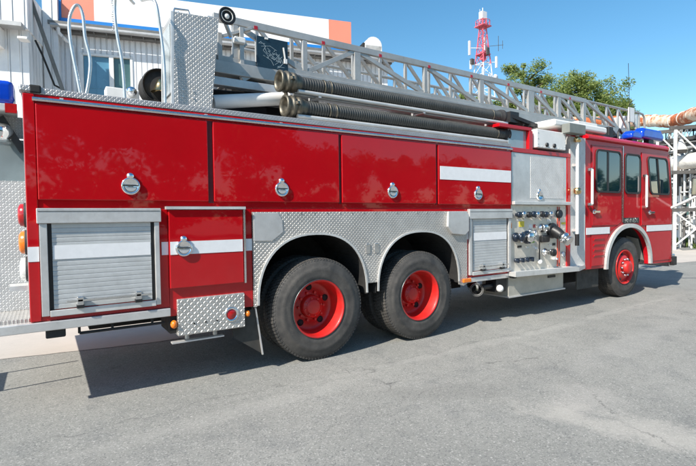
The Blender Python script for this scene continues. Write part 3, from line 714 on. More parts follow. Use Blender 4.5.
def fly(y, z1, z0, xa, xb, n, name, hook=False):
    m = MB(); m.tube([(xa, y, z1), (xb, y, z1)], .024, 10); m.bar((xa, y, z0), (xb, y, z0), .04, .05)
    st = (xb-xa)/n
    for i in range(n+1): m.bar((xa+i*st, y, z0), (xa+i*st, y, z1), .035, .035)
    for i in range(n): m.bar((xa+i*st, y+.002, z1), (xa+(i+1)*st, y+.002, z0), .030, .040)
    if hook: m.tube([(xb, y, z1), (xb+.16, y, z1-.01), (xb+.24, y, z1-.08), (xb+.26, y, z1-.38)], .022, 10)
    return m.build(name, M['ladder'], T)
f1 = fly(.80, 3.60, 3.17, -.3, 8.28, 20, 'fly_section', True); f2 = fly(1.56, 3.60, 3.17, -.3, 8.28, 20, 'fly_section', True)
rg = MB()
for i in range(27): rg.tube([(-.2+i*.32, .80, 3.20), (-.2+i*.32, 1.56, 3.20)], .018, 8)
rg.build('rungs', M['ladder'], f1)
rg = MB()
for i in range(22): rg.tube([(-.7+i*.35, .60, 3.10), (-.7+i*.35, 1.76, 3.10)], .018, 8)
rg.build('rungs', M['ladder'], bt1)
MB().box(7.80, 8.02, .76, .79, 3.36, 3.66).box(7.82, 8.0, .84, 1.1, 3.2, 3.5).build('tip_box', M['white'], f1, .01)
MB().box(8.14, 8.22, .79, .82, 3.25, 3.56).build('tip_plate', M['alu_white'], f1)
ck = MB()
for x in (1.5, 2.5, 3.6, 4.8): ck.lathe([(.0001,-.02),(.10,-.02),(.10,.02),(.0001,.02)], (x, 1.15, 3.22), 'y', 18)
ck.tube([(-.5,1.1,3.3),(7.5,1.1,3.27)], .008, 6).tube([(-.5,1.25,3.3),(7.5,1.25,3.27)], .008, 6)
ck.build('cable_pulleys', M['black'], f2)
# clutter on the ladder bed: black brackets at the right end
MB().box(3.55, 3.75, .40, .51, 2.86, 3.02).bar((3.6,.42,2.95), (4.1,.3,2.82), .05).box(3.9, 4.2, .3, .45, 2.81, 2.87).box(5.0, 5.2, .42, .5, 2.9, 3.0).build('clamp_bracket', M['black'], T)
# board with chalk drawing
bd = MB().box(-.405, -.035, .555, .575, 3.062, 3.400).build('notice_board', M['board'], T, .012)
ch = MB(); rnd = random.Random(3)
def scrib(pts):
    for a, b_ in zip(pts, pts[1:]): ch.bar((a[0], .5535, a[1]), (b_[0], .5535, b_[1]), .0022, .003, up=(0,0,1))
base = [(-.36,3.34),(-.30,3.30),(-.33,3.25),(-.27,3.20),(-.20,3.24),(-.13,3.20),(-.10,3.15),(-.14,3.10),(-.17,3.09)]
scrib(base); scrib([(-.35,3.29),(-.25,3.31),(-.19,3.28)]); scrib([(-.33,3.20),(-.24,3.16),(-.21,3.11)])
scrib([(-.27,3.26),(-.20,3.17),(-.14,3.24)]); scrib([(-.29,3.23),(-.22,3.21),(-.16,3.16),(-.11,3.22)])
for i in range(16):
    x = rnd.uniform(-.36,-.10); z = 3.36-(x+.40)*.6+rnd.uniform(-.09,.02); scrib([(x,z),(x+rnd.uniform(-.05,.05),z+rnd.uniform(-.03,.03)),(x+rnd.uniform(-.05,.05),z+rnd.uniform(-.04,.02))])
ch.build('chalk_drawing', M['chalk'], bd)
MB().box(-.31,-.275,.545,.5545,3.372,3.390).bar((-.095,.548,3.32),(-.075,.548,3.19),.012).box(-.09,-.055,.54,.5545,3.15,3.20).build('clip', M['white'], bd)
# horn lamp and bracket at the ladder foot
hl = MB().lathe([(.04,.0),(.075,-.02),(.086,-.05),(.078,-.06),(.06,-.035),(.03,-.03),(.0001,-.045)], (-.785,.40,3.437), 'y', 28).build('work_lamp', M['black'], T)
MB().lathe([(.052,-.046),(.055,-.055),(.060,-.046)], (-.785,.40,3.437), 'y', 28).lathe([(.0001,-.05),(.022,-.048),(.026,-.04)], (-.785,.40,3.437), 'y', 20).build('lens_ring', M['clear_lens'], hl)
MB().bar((-.785,.42,3.40),(-.70,.5,3.30), .03).bar((-.95,.45,3.42),(-.80,.45,3.42), .03).build('lamp_arm', M['alu'], hl)
MB().box(-.66, -.54, .50, .56, 3.262, 3.322).build('end_lamp', M['white'], T, .012)
MB().bar((-.80,.56,2.98),(-.80,.56,3.34), .045).bar((-.57,.56,2.92),(-.57,.56,3.44), .045).bar((-.57,.56,2.90),(-.38,.56,3.03), .05).bar((-.80,.56,3.30),(-.45,.56,3.46), .03).bar((-.80,.6,3.0),(-.5,.6,3.3), .03).build('ladder_foot_bracket', M['ladder'], T, .004)
MB().tube([(-1.1,.9,3.15),(.6,.9,3.15)], .03).tube([(-1.05,1.2,3.3),(.5,1.2,3.28)], .025).box(-1.1,-.5,1.3,1.7,2.9,3.3).build('hydraulic_pipe', M['alu'], T)
# white drum tube lying on the deck
MB().tube([(-.93,.40,2.595),(-.12,.40,2.735)], .068, 20).build('monitor_tube', M['white'], T)
MB().tube([(-1.0,.7,2.75),(.4,.7,2.80)], .05, 14).box(-.9,.2,.9,1.6,2.445,2.75).box(-.75,-.6,.55,.8,2.445,2.7).build('deck_machinery', M['under'], T)
# trays under the hoses
for y, z, za, xa, xb in ((.16, 2.735, 2.775, -.15, 3.1), (.12, 2.475, 2.505, -.18, 3.12)):
    tr = MB().tube([(xa, y-.045, z+.005), (xb, y-.045, z+.005)], .022, 12).tube([(xa, y+.06, z), (xb, y+.06, z)], .018, 12).build('hose_tray', M['alu_white'], T)
sb = MB()
for x in (.1, 1.55, 2.9): sb.box(x-.02, x+.02, .28, .32, 2.443, 2.95).box(x-.015, x+.015, .10, .30, 2.705, 2.719).box(x-.015, x+.015, .10, .30, 2.452, 2.464)
sb.build('tray_bracket', M['alu'], T)

# --- wedge locker with diamond plate beside the handrails
tb = MB().prism([(-1.340,2.443),(-1.005,2.443),(-.918,3.325),(-1.325,3.300)], 'y', .20, .62).build('upright_locker', M['dplate'], T)
MB().box(-1.352,-1.3425,.24,.58,2.60,3.20).build('side_opening', M['grey_glass'], tb)
MB().bar((-1.35,.21,2.443),(-1.335,.21,3.30),.022).bar((-1.35,.61,2.443),(-1.335,.61,3.30),.022).build('edge_trim', M['alu_white'], tb)
MB().tube([(-1.31,.30,3.31),(-1.29,.30,3.37),(-1.17,.30,3.38),(-1.15,.30,3.32)], .010, 8).tube([(-1.25,.35,3.31),(-1.25,.35,3.37)], .010, 8).build('hoop', M['chrome_dull'], tb)
bo = MB()
for x in (-1.26, -1.17): 
    for z in (2.56, 2.62): bo.disc(.009, .192, .1995, (x, 0, z), 'y', 8)
bo.build('bolts', M['alu'], tb)
# grab rails on the deck
def smooth_path(pts, n=5):
    P = [Vector(p) for p in pts]; out = []
    for i in range(len(P)-1):
        p0, p1, p2, p3 = P[max(i-1,0)], P[i], P[i+1], P[min(i+2, len(P)-1)]
        for k in range(n):
            t = k/n; out.append(.5*((2*p1)+(-p0+p2)*t+(2*p0-5*p1+4*p2-p3)*t*t+(-p0+3*p1-3*p2+p3)*t**3))
    out.append(P[-1]); return out
MB().tube(smooth_path([(-2.06,.15,2.44),(-2.085,.15,2.62),(-2.12,.15,2.86),(-2.125,.15,3.03),(-2.09,.15,3.14),(-2.055,.15,3.155),(-2.03,.15,3.08),(-2.02,.15,2.92),(-1.99,.15,2.76),(-2.0,.15,2.60),(-2.03,.15,2.44)]), .0125, 12).build('handrail', M['handrail'], T)
MB().tube(smooth_path([(-1.742,.15,2.44),(-1.755,.15,2.75),(-1.79,.15,3.0),(-1.80,.15,3.2),(-1.77,.15,3.36),(-1.6,.5,3.42)]), .0125, 12).build('handrail', M['handrail'], T)
MB().tube(smooth_path([(-1.425,.15,2.44),(-1.425,.15,2.8),(-1.45,.15,3.1),(-1.49,.15,3.33),(-1.55,.4,3.42)]), .0125, 12).build('handrail', M['handrail'], T)
cc = MB()
for i in range(18): cc.sphere((-1.815+.004*sin(i), .16, 3.33-.018*i), .008, 6)
cc.build('chain', M['chrome_dull'], T)
# far side reel and lamp
rl = MB().lathe([(.17,-.12),(.18,-.10),(.15,-.09),(.15,.09),(.18,.10),(.17,.12)], (-1.30,1.05,2.83), 'y', 32).lathe([(.02,-.11),(.10,-.10),(.15,-.09)], (-1.30,1.05,2.83), 'y', 32).build('hose_reel', M['under'], T)
MB().lathe([(.0001,.06),(.03,.055),(.05,.0),(.065,-.04),(.095,-.07)], (-1.31,.88,2.82), 'z', 24).build('bell', M['brass'], rl)
MB().box(-1.80,-1.50,.95,1.1,2.443,2.76).build('lamp_box', M['white'], T, .01)
MB().sphere((-1.575,.93,2.73), .05, 18).build('chrome_lamp', M['chrome'], T)

# ------------------------------------------------------------------ suction hoses (lie in the trays)
def suction_hose(xa, xb, y, z, label):
    t = thing('suction_hose', (xa, y, z), label, 'suction hose', 'black suction hoses on the truck')
    R = .078; path = []; rr = []
    n = int((xb-xa-.26)/.030); x = xa+.20
    for i in range(n):
        for dx, rad in ((0, R), (.010, R), (.0155, R-.008), (.0245, R-.008)): path.append((x+dx, y, z)); rr.append(rad)
        x += .030
    MB().tube(path, rr, 20).build('hose', M['hose'], t)
    c1 = MB().lathe([(.080,.225),(.088,.21),(.088,.17),(.100,.165),(.102,.125),(.088,.12),(.084,.10),(.104,.095),(.108,.06),(.094,.055),(.094,.03),(.106,.02),(.108,-.005),(.098,-.012),(.084,-.008),(.078,.02),(.062,.10),(.0001,.12)], (xa, y, z), 'x', 32).build('coupling', M['bronze'], t)
    l = MB()
    for k in range(3):
        a = k*2*pi/3+.9; l.bar((xa+.08,y+.08*cos(a),z+.08*sin(a)), (xa+.10,y+.128*cos(a),z+.128*sin(a)), .03)
    l.build('lugs', M['bronze'], c1)
    MB().lathe([(.080,-.10),(.088,-.09),(.088,-.05),(.100,-.045),(.102,-.01),(.092,0),(.0001,0)], (xb, y, z), 'x', 32).build('end_cap', M['rubber'], t)
    st = MB()
    for xs in ((xa+.50), (xa+.58), (xb-.24)):
        st.lathe([(R+.001,-.009),(R+.005,-.009),(R+.005,.009),(R+.001,.009)], (xs, y, z), 'x', 28)
    st.build('strap', M['bronze'], t)
    return t
suction_hose(-.33, 3.06, .17, 2.832, 'upper of the two black corrugated hoses on the fire engine, below the ladder')
suction_hose(-.295, 3.10, .13, 2.582, 'lower of the two black corrugated hoses, just above the red locker doors')

# ------------------------------------------------------------------ GROUND
def asphalt():
    m, nt, p = newmat('asphalt')
    tc = nt.nodes.new('ShaderNodeTexCoord').outputs['Object']
    c = mixc(nt, (.225,.225,.207), (.30,.297,.272), mapr(nt, noise(nt, .55, 8, .65), .35, .68))
    c = mixc(nt, c, (.15,.155,.152), mapr(nt, noise(nt, 2.3, 8, .7), .50, .70, 0., .6))
    c = mixc(nt, c, (.10,.105,.105), mapr(nt, noise(nt, 9, 8, .8), .60, .72, 0., .45))
    # aggregate
    v = nt.nodes.new('ShaderNodeTexVoronoi'); v.inputs['Scale'].default_value = 120; nt.links.new(tc, v.inputs['Vector'])
    sp = nt.nodes.new('ShaderNodeSeparateColor'); nt.links.new(v.outputs['Color'], sp.inputs[0])
    agg = mapr(nt, sp.outputs[0], .0, 1., .0, 1.)
    c = mixc(nt, c, (.44,.43,.40), mapr(nt, agg, .80, .99, 0., .6))
    c = mixc(nt, c, (.075,.08,.08), mapr(nt, agg, .22, .0, 0., .6))
    fine = noise(nt, 160, 3, .8)
    c = mixc(nt, c, (.09,.095,.095), mapr(nt, fine, .5, .32, 0., .4))
    v2 = nt.nodes.new('ShaderNodeTexVoronoi'); v2.inputs['Scale'].default_value = 17; nt.links.new(tc, v2.inputs['Vector'])
    c = mixc(nt, c, (.50,.49,.45), mapr(nt, v2.outputs['Distance'], .13, .09, 0., .55))
    # pale worn patch and worn streaks with shapes of their own
    sx = nt.nodes.new('ShaderNodeSeparateXYZ'); nt.links.new(tc, sx.inputs[0])
    fine2 = noise(nt, 28, 6, .8); nz = noise(nt, 1.1, 6, .65); nz2 = noise(nt, 4.5, 7, .75)
    def blob(cx, cy, ax, ay, rot, amt, col):
        nonlocal c
        dx = math_(nt, 'SUBTRACT', sx.outputs[0], cx); dy = math_(nt, 'SUBTRACT', sx.outputs[1], cy)
        u = math_(nt, 'ADD', math_(nt, 'MULTIPLY', dx, cos(rot)), math_(nt, 'MULTIPLY', dy, sin(rot)))
        w = math_(nt, 'SUBTRACT', math_(nt, 'MULTIPLY', dy, cos(rot)), math_(nt, 'MULTIPLY', dx, sin(rot)))
        e = math_(nt, 'ADD', math_(nt, 'POWER', math_(nt, 'ABSOLUTE', math_(nt, 'DIVIDE', u, ax)), 2), math_(nt, 'POWER', math_(nt, 'ABSOLUTE', math_(nt, 'DIVIDE', w, ay)), 2))
        e = math_(nt, 'ADD', e, math_(nt, 'MULTIPLY', math_(nt, 'SUBTRACT', nz, .5), 2.4))
        e = math_(nt, 'ADD', e, math_(nt, 'MULTIPLY', math_(nt, 'SUBTRACT', nz2, .5), 3.4))
        e = math_(nt, 'ADD', e, math_(nt, 'MULTIPLY', math_(nt, 'SUBTRACT', fine2, .5), 1.6))
        c = mixc(nt, c, col, mapr(nt, e, 1.25, .2, 0., amt))
    blob(.98, -2.55, .75, .24, -1.15, .55, (.42,.40,.36))
    blob(1.2, -2.1, .35, .3, .4, .35, (.40,.38,.35))
    blob(1.8, -.58, 2.6, .08, -.03, .20, (.42,.41,.38))
    blob(5.2, -.50, 2.4, .08, .02, .24, (.42,.41,.38))
    blob(-1.0, -.75, 1.3, .12, .05, .22, (.40,.39,.36))
    blob(.4, -1.35, .55, .18, -.5, .2, (.10,.10,.095))
    blob(3.3, -1.5, 1.6, .2, .1, .22, (.36,.35,.33))
    def seam(x0, y0, x1, y1, wd, wob, amt, col):
        nonlocal c
        L = math.hypot(x1-x0, y1-y0); ux, uy = (x1-x0)/L, (y1-y0)/L
        dx = math_(nt, 'SUBTRACT', sx.outputs[0], x0); dy = math_(nt, 'SUBTRACT', sx.outputs[1], y0)
        al = math_(nt, 'ADD', math_(nt, 'MULTIPLY', dx, ux), math_(nt, 'MULTIPLY', dy, uy))
        ac = math_(nt, 'SUBTRACT', math_(nt, 'MULTIPLY', dx, -uy), math_(nt, 'MULTIPLY', dy, -ux))
        ac = math_(nt, 'ADD', ac, math_(nt, 'MULTIPLY', math_(nt, 'SUBTRACT', nz2, .5), wob)); ac = math_(nt, 'ADD', ac, math_(nt, 'MULTIPLY', math_(nt, 'SUBTRACT', nz, .5), wob*2))
        k = mapr(nt, math_(nt, 'ABSOLUTE', ac), wd, wd*.3, 0., amt)
        k = math_(nt, 'MULTIPLY', k, mapr(nt, al, 0, .15)); k = math_(nt, 'MULTIPLY', k, mapr(nt, al, L, L-.15))
        k = math_(nt, 'MULTIPLY', k, mapr(nt, nz3, .38, .5))
        c = mixc(nt, c, col, k)
    nz3 = noise(nt, 3.1, 5, .6)
    seam(1.9, -1.3, .75, -3.0, .008, .25, .6, (.08,.08,.078))
    seam(1.2, -1.0, 1.9, -1.3, .010, .2, .6, (.05,.05,.05))
    seam(-2.6, -.45, 8, -.50, .012, .22, .35, (.07,.07,.07))
    seam(-2.8, -1.7, .6, -1.25, .008, .3, .4, (.06,.06,.06))
    # thin cracks
    wv = nt.nodes.new('ShaderNodeTexVoronoi'); wv.feature = 'DISTANCE_TO_EDGE'; wv.inputs['Scale'].default_value = .42
    nd = nt.nodes.new('ShaderNodeTexNoise'); nd.inputs['Scale'].default_value = 1.6; nd.inputs['Detail'].default_value = 8; nt.links.new(tc, nd.inputs['Vector'])
    va = nt.nodes.new('ShaderNodeVectorMath'); va.operation = 'ADD'; nt.links.new(tc, va.inputs[0]); nt.links.new(nd.outputs['Color'], va.inputs[1]); nt.links.new(va.outputs[0], wv.inputs['Vector'])
    crack = math_(nt, 'MULTIPLY', mapr(nt, wv.outputs['Distance'], .005, .001, 0., .5), mapr(nt, noise(nt, .5, 4, .6), .60, .66))
    c = mixc(nt, c, (.05,.05,.05), crack)
    nt.links.new(c, p.inputs['Base Color']); p.inputs['Roughness'].default_value = .88; p.inputs['Specular IOR Level'].default_value = .3
    hh = math_(nt, 'ADD', math_(nt, 'MULTIPLY', agg, .5), math_(nt, 'MULTIPLY', fine, .7))
    hh = math_(nt, 'SUBTRACT', hh, crack)
    nt.links.new(bump(nt, hh, .55, .006), p.inputs['Normal'])
    return m
def concrete(name, a, b_, s=1.5):
    m, nt, p = newmat(name)
    c = mixc(nt, a, b_, mapr(nt, noise(nt, s, 8, .7), .35, .7))
    c = mixc(nt, c, tuple(x*.6 for x in b_), mapr(nt, noise(nt, s*18, 6, .8), .58, .75, 0., .5))
    nt.links.new(c, p.inputs['Base Color']); p.inputs['Roughness'].default_value = .9
    nt.links.new(bump(nt, noise(nt, 60, 6, .7), .4, .006), p.inputs['Normal'])
    return m
def sheet(name, pts, z, m, kind='structure'):
    o = MB().add([(x, y, z) for x, y in pts], [list(range(len(pts)))]).build(name, m)
    return tag(o, kind=kind)
M['asphalt'] = asphalt()
tag(MB().add([(-500,-500,0),(700,-500,0),(700,700,0),(-500,700,0)], [(0,1,2,3)]).build('ground', M['asphalt']), kind='structure')
rnd = random.Random(5)
edge = [(-60, 2.35+0)]
x = -8
edge = [(-60, 9), (-20, 4.9), (-8, 3.0)]
for i in range(40):
    x = -7.5+i*.16; edge.append((x, 1.68-.165*(x+1.0) + rnd.uniform(-.012,.012)))
edge += [(-.9, 1.75), (.5, 3.1), (6, 5.2), (10.5, 3.2), (13.4, 1.95), (17, 1.5), (24, 1.2)]
sheet('concrete_yard', edge+[(24, 3.0), (18.5, 3.9), (23.5, 6.6), (60, 25), (60, 60), (-60, 60)], .004, concrete('concrete', (.50,.45,.40), (.40,.37,.33), .9))

# grass strip
gm = mat('grass green', (.10,.17,.035), .8, 0, .5, 3, col2=(.16,.20,.06))
sheet('grass_verge', [(19.0,3.05),(22.5,5.6),(26,8.2),(32,8.0),(30,1.0),(24,-4),(19.5,-1)], .008, mat('soil', (.14,.15,.07), .95, 0, .4, 2))
g = MB(); rg_ = random.Random(9)
for i in range(14000):
    u, v = rg_.random(), rg_.random()
    x = 19.3+u*7; y = 3.2+u*5.2+ (v*2.6-2.3); h = rg_.uniform(.08,.24); a = rg_.uniform(0, pi); w = .018
    dx, dy = cos(a)*w, sin(a)*w; lx, ly = rg_.uniform(-.05,.05), rg_.uniform(-.05,.05)
    g.add([(x-dx,y-dy,.008),(x+dx,y+dy,.008),(x+lx,y+ly,h)], [(0,1,2)])
tag(g.build('grass', gm, recalc=False), kind='stuff')

# ------------------------------------------------------------------ workshop building behind (local frame: x along facade, -y to camera)
def ribbed(name, col, pitch=.18):
    m, nt, p = newmat(name)
    tc = nt.nodes.new('ShaderNodeTexCoord').outputs['Object']
    s = nt.nodes.new('ShaderNodeSeparateXYZ'); nt.links.new(tc, s.inputs[0])
    sx_ = math_(nt, 'ADD', s.outputs[0], s.outputs[1])
    f = math_(nt, 'ABSOLUTE', math_(nt, 'SUBTRACT', math_(nt, 'FRACT', math_(nt, 'ADD', math_(nt, 'DIVIDE', sx_, pitch), 200)), .5))
    h = mapr(nt, f, .36, .46)
    c = mixc(nt, col, tuple(x*.82 for x in col), mapr(nt, noise(nt, 1.3, 8, .7), .35, .75))
    c = mixc(nt, c, tuple(x*.7 for x in col), mapr(nt, noise(nt, 14, 8, .75, None, 0), .6, .78, 0., .35))
    nt.links.new(c, p.inputs['Base Color']); p.inputs['Roughness'].default_value = .55
    nt.links.new(bump(nt, h, 1., .035), p.inputs['Normal'])
    return m
M['clad'] = ribbed('white ribbed cladding', (.80,.81,.82))
M['clad2'] = ribbed('white wide cladding', (.82,.83,.83), .30)
RZ = math.atan2(-.257, .966)
bld = thing('workshop_building', (-.736, 13.962, 0), 'white ribbed metal workshop with a tall window under a grey gutter, behind the fire engine', 'building', rz=RZ)
def bl(m, name, mt, parent=bld, bevel=0): return m.build(name, M[mt] if isinstance(mt, str) else mt, parent, bevel, local=True)
M['roofgrey'] = mat('roof grey', (.22,.22,.21), .7, .3, .4, 2)
M['gutter'] = brushed('gutter zinc', (.48,.48,.47), .5, .5, .4)
M['signw'] = mat('white sign board', (.82,.81,.79), .45, 0, .08, .8)
M['signr'] = mat('salmon sign panel', (.80,.26,.17), .5, 0, .1, .8)
M['signb'] = mat('blue sign frame', (.02,.22,.62), .4, 0, .15, 2)
M['winblue'] = mat('blue window blind', (.10,.26,.38), .25, 0, .25, 1.2, .5)
M['wingreen'] = mat('green tinted window', (.07,.14,.13), .1, 0, .4, 1.5, .6)
bl(MB().box(-1.15, -.40, 0, 8, 0, 7.72).box(1.12, 10.8, 0, 8, 0, 7.72).box(-.40, 1.12, 0, 8, 0, 5.2).box(-.40, 1.12, 0, 8, 7.16, 7.72).box(-.40, 1.12, .4, 8, 5.2, 7.16), 'wall', 'clad')
rf = bl(MB().box(-1.3, 11, -.35, 8.3, 7.90, 8.02), 'roof', 'roofgrey')
bl(MB().box(-1.2, 10.9, -.25, -.001, 7.722, 7.80).box(-1.2, 10.9, -.34, -.30, 7.86, 7.899), 'fascia', 'roofgrey')
bl(MB().tube([(-1.2,-.42,7.83),(10.9,-.42,7.80)], .075, 12), 'gutter', 'gutter', rf)
bl(MB().tube([(-.98,-.42,7.78),(-.98,-.40,7.62),(-.80,-.2,7.44),(-.64,-.1,7.32),(-.62,-.08,5.0)], .055, 12), 'downpipe', 'clad2', rf)
br = MB()
for i in range(28): br.bar((-1.1+i*.38,-.42,7.74),(-1.1+i*.38,-.05,7.70),.03)
bl(br, 'gutter_brackets', 'roofgrey', rf)
wf = bl(MB().box(-.40,1.12,-.03,.1,7.09,7.16).box(-.46,-.37,-.03,.1,5.2,7.16).box(1.08,1.16,-.03,.1,5.2,7.16).box(.42,.56,-.03,.1,5.2,7.09).box(-.38,1.12,-.06,.1,5.1,5.2), 'window_frame', 'white')
bl(MB().box(-.37,.42,.06,.09,5.2,7.09), 'blind', 'winblue', wf)
bl(MB().box(.56,1.08,.06,.09,5.2,7.09), 'pane', 'wingreen', wf)
bl(MB().box(-.37,1.08,.045,.0595,6.0,6.035).box(-.02,.0,.045,.0595,5.2,7.09), 'glazing_bar', 'winblue', wf)
sgn = thing('roof_sign', (-.736, 13.962, 8.02), 'long white roof sign with salmon end panels and blue frame, on the workshop', 'sign', rz=RZ)
bl(MB().box(.02, 8.27, -.10, .10, .20, 1.25), 'board', 'signw', sgn)
bl(MB().box(-.95, .018, -.10, .10, .20, 1.25).box(8.272, 9.20, -.10, .10, .20, 1.25), 'end_panel', 'signr', sgn)
bl(MB().box(-1.16, 9.24, -.12, .12, .06, .198).box(-1.16, -.952, -.12, .12, .20, 1.28), 'frame', 'signb', sgn)
sp_ = MB()
for i in range(8): sp_.bar((-.6+i*1.35, .15, 0), (-.6+i*1.35, .15, 1.1), .06).bar((-.6+i*1.35, .9, 0), (-.6+i*1.35, .15, .9), .05)
bl(sp_, 'stay', 'gutter', sgn)
# wing at the left with ledge, strut and side shade
wing = thing('side_wing', (-.736, 13.962, 0), 'white panelled building wing with jutting ledge at the left edge', 'building', rz=RZ)
bl(MB().box(-9, -1.50, -1.6, 0, 0, 7.16).box(-9, -1.46, -1.75, .5, 7.161, 8.35), 'wall', 'clad2', wing)
bl(MB().box(-9, -1.52, -2.10, -1.751, 7.10, 7.22), 'ledge', 'gutter', wing)
bl(MB().box(-3.2,-2.10,-2.0,-1.601,6.55,7.09), 'ledge_box', 'signw', wing)
bl(MB().prism([(-1.45,8.8),(-1.02,8.8),(-1.02,5.0),(-1.45,5.0)], 'y', -.30, -.02), 'chimney_casing', 'clad2', wing)
bl(MB().bar((-1.62,-1.2,8.65),(-.76,-1.0,5.55), .10, .10), 'roof_strut', 'roofgrey', wing)
bl(MB().tube([(-1.40,-1.3,7.0),(-1.25,-1.2,6.6),(-1.1,-1.1,6.1),(-1.0,-1.0,5.75),(-.80,-1.0,5.65)], .03, 8), 'cable', 'under', wing)
bl(MB().box(-1.62,-1.36,-2.15,-1.85,6.72,6.80).bar((-1.6,-1.9,6.79),(-1.55,-1.59,6.82),.04), 'wall_lamp', 'white', wing, .02)
# vent hood on the roof
hv = thing('roof_vent', (-.736, 13.962, 8.02), 'small white rounded vent hood on the roof just right of the salmon sign end', 'vent', rz=RZ)
bl(MB().box(9.78,10.5,-.15,.5,0,.40).tube([(10.14,-.15,.40),(10.14,.5,.40)], .36, 20), 'hood', 'white', hv)
bl(MB().box(9.70,9.779,-.1,.4,0,.5), 'louvre', 'under', hv)

# ------------------------------------------------------------------ pipes on the right
def rusty(name, white, rustamt, sc=1.0):
    m, nt, p = newmat(name)
    n1 = noise(nt, 1.1*sc, 10, .72); n2 = noise(nt, 7*sc, 8, .75); n3 = noise(nt, .45*sc, 4, .6)
    mask = math_(nt, 'ADD', n1, math_(nt, 'MULTIPLY', math_(nt, 'SUBTRACT', n3, .5), .8))
    mask = math_(nt, 'ADD', mask, math_(nt, 'MULTIPLY', math_(nt, 'SUBTRACT', n2, .5), .25))
    mk = mapr(nt, mask, rustamt, rustamt+.06)
    rust = mixc(nt, (.50,.13,.03), (.24,.06,.025), mapr(nt, n2, .35, .65))
    wh = mixc(nt, white, tuple(x*.8 for x in white), mapr(nt, n2, .4, .7))
    wh = mixc(nt, wh, (.55,.30,.14), mapr(nt, mask, rustamt-.12, rustamt, 0., .6))
    nt.links.new(mixc(nt, wh, rust, mk), p.inputs['Base Color']); p.inputs['Roughness'].default_value = .8
    nt.links.new(bump(nt, math_(nt, 'ADD', n2, n1), .8, .03), p.inputs['Normal'])
    return m
M['rust'] = rusty('rusty pipe cladding', (.76,.70,.60), .435)
M['rust2'] = rusty('white pipe with rust spots', (.76,.74,.68), .66, 1.6)
M['frame_w'] = mat('white painted steel', (.70,.70,.68), .5, 0, .25, 3)
M['frame_g'] = mat('grey steel', (.11,.105,.10), .6, .3, .4, 3)
def pipe_path(pts, n, r, jit, seed):
    P = smooth_path(pts, n); q = random.Random(seed)
    rr = [r*(1+q.uniform(-jit, jit)) for _ in P]
    return [(p.x, p.y, p.z+q.uniform(-jit, jit)*r) for p in P], rr
up_ = thing('overhead_pipe', (21.5, 5.5, 0), 'upper pipe at the right edge, large with peeling cladding and orange rust', 'pipe')
pth, rr = pipe_path([(17.0,22,7.9),(20.6,16.5,7.3),(21.47,12.84,6.9),(21.86,8.97,6.25),(22.21,6.93,5.98),(21.56,5.55,5.64),(20.86,4.81,5.56),(19.52,3.88,5.40),(17.56,2.16,5.14),(16.2,.9,5.1)], 8, .275, .07, 2)
MB().tube(pth, rr, 20).build('pipe', M['rust'], up_)
bnd = MB()
for i in range(6, len(pth)-1, 7):
    d = (Vector(pth[i+1])-Vector(pth[i])).normalized()
    bnd.tube([Vector(pth[i])-d*.03, Vector(pth[i])+d*.03], .298, 20)
bnd.build('band', M['rust2'], up_)
lp = thing('lower_pipe', (20, 5, 0), 'lower pipe at the right edge, white with a few rust spots', 'pipe')
pth, rr = pipe_path([(22.5,9.5,3.75),(20.86,5.93,3.66),(20.33,5.08,3.60),(19.47,3.85,3.57),(18.75,2.52,3.6),(17.9,1.0,3.6)], 8, .30, .04, 4)
MB().tube(pth, rr, 20).build('pipe', M['rust2'], lp)
# pipe rack
def rack(x, y, rz, h, label):
    t = thing('pipe_rack', (x, y, 0), label, 'pipe rack', 'white steel racks carrying the pipes', rz)
    m = MB()
    for s_ in (-.75, .75): m.box(s_-.05, s_+.05, -.05, .05, 0, h)
    m.build('posts', M['frame_w'], t, local=True)
    m = MB(); 
    for z in (h-.08, 3.10, 1.6): m.box(-.95, .95, -.06, .06, z-.07, z+.07)
    m.build('crossbeam', M['frame_g'], t, local=True)
    MB().bar((-.7,0,.2),(.7,0,1.5),.05).bar((.7,0,.2),(-.7,0,1.5),.05).bar((-.7,0,3.2),(.7,0,h-.2),.05).build('brace', M['frame_w'], t, local=True)
    return t
rack(20.9, 5.05, 2.1, 5.15, 'white pipe rack with crossed braces nearest the cab front, under the rusty pipe')
rack(19.3, 3.75, 2.3, 4.95, 'white pipe rack with crossed braces at the right edge of the picture')
rack(22.3, 8.4, 1.8, 5.75, 'white pipe rack mostly hidden behind the fire engine cab')
# lattice gantry between pipes
gt = thing('lattice_walkway', (20, 4.5, 4.2), 'grey steel lattice walkway running between the upper and lower pipes', 'walkway')
P0 = [Vector((22.6,8.6,4.9)), Vector((21.1,5.6,4.72)), Vector((19.9,4.1,4.55)), Vector((18.2,2.0,4.5))]
m = MB(); m2 = MB(); m3 = MB()
for a, b_ in zip(P0, P0[1:]):
    m.bar(a, b_, .12, .14); m.bar(a+Vector((.5,-.35,0)), b_+Vector((.5,-.35,0)), .12, .14)
    n = 5
    for i in range(n+1):
        p = a.lerp(b_, i/n); m2.bar(p, p+Vector((0,0,.48)), .035); m.bar(p, p+Vector((.5,-.35,0)), .08)
        if i < n: q = a.lerp(b_, (i+1)/n); m2.bar(p, q+Vector((0,0,.48)), .025)
    m2.bar(a+Vector((0,0,.48)), b_+Vector((0,0,.48)), .04)
    m3.bar(a+Vector((.25,-.17,-.28)), b_+Vector((.25,-.17,-.28)), .3, .25)
m.build('deck', M['frame_g'], gt); m2.build('railing', M['frame_w'], gt); m3.build('cable_tray', M['frame_g'], gt)
ln = thing('yard_lamp', (19.5,4.46,4.0), 'pale cone shaped lamp hanging between the pipes right of the cab', 'lamp')
MB().lathe([(.03,.50),(.05,.42),(.20,.10),(.24,0),(.0001,0)], (19.3,4.3,4.02), 'z', 20).build('shade', M['white'], ln)
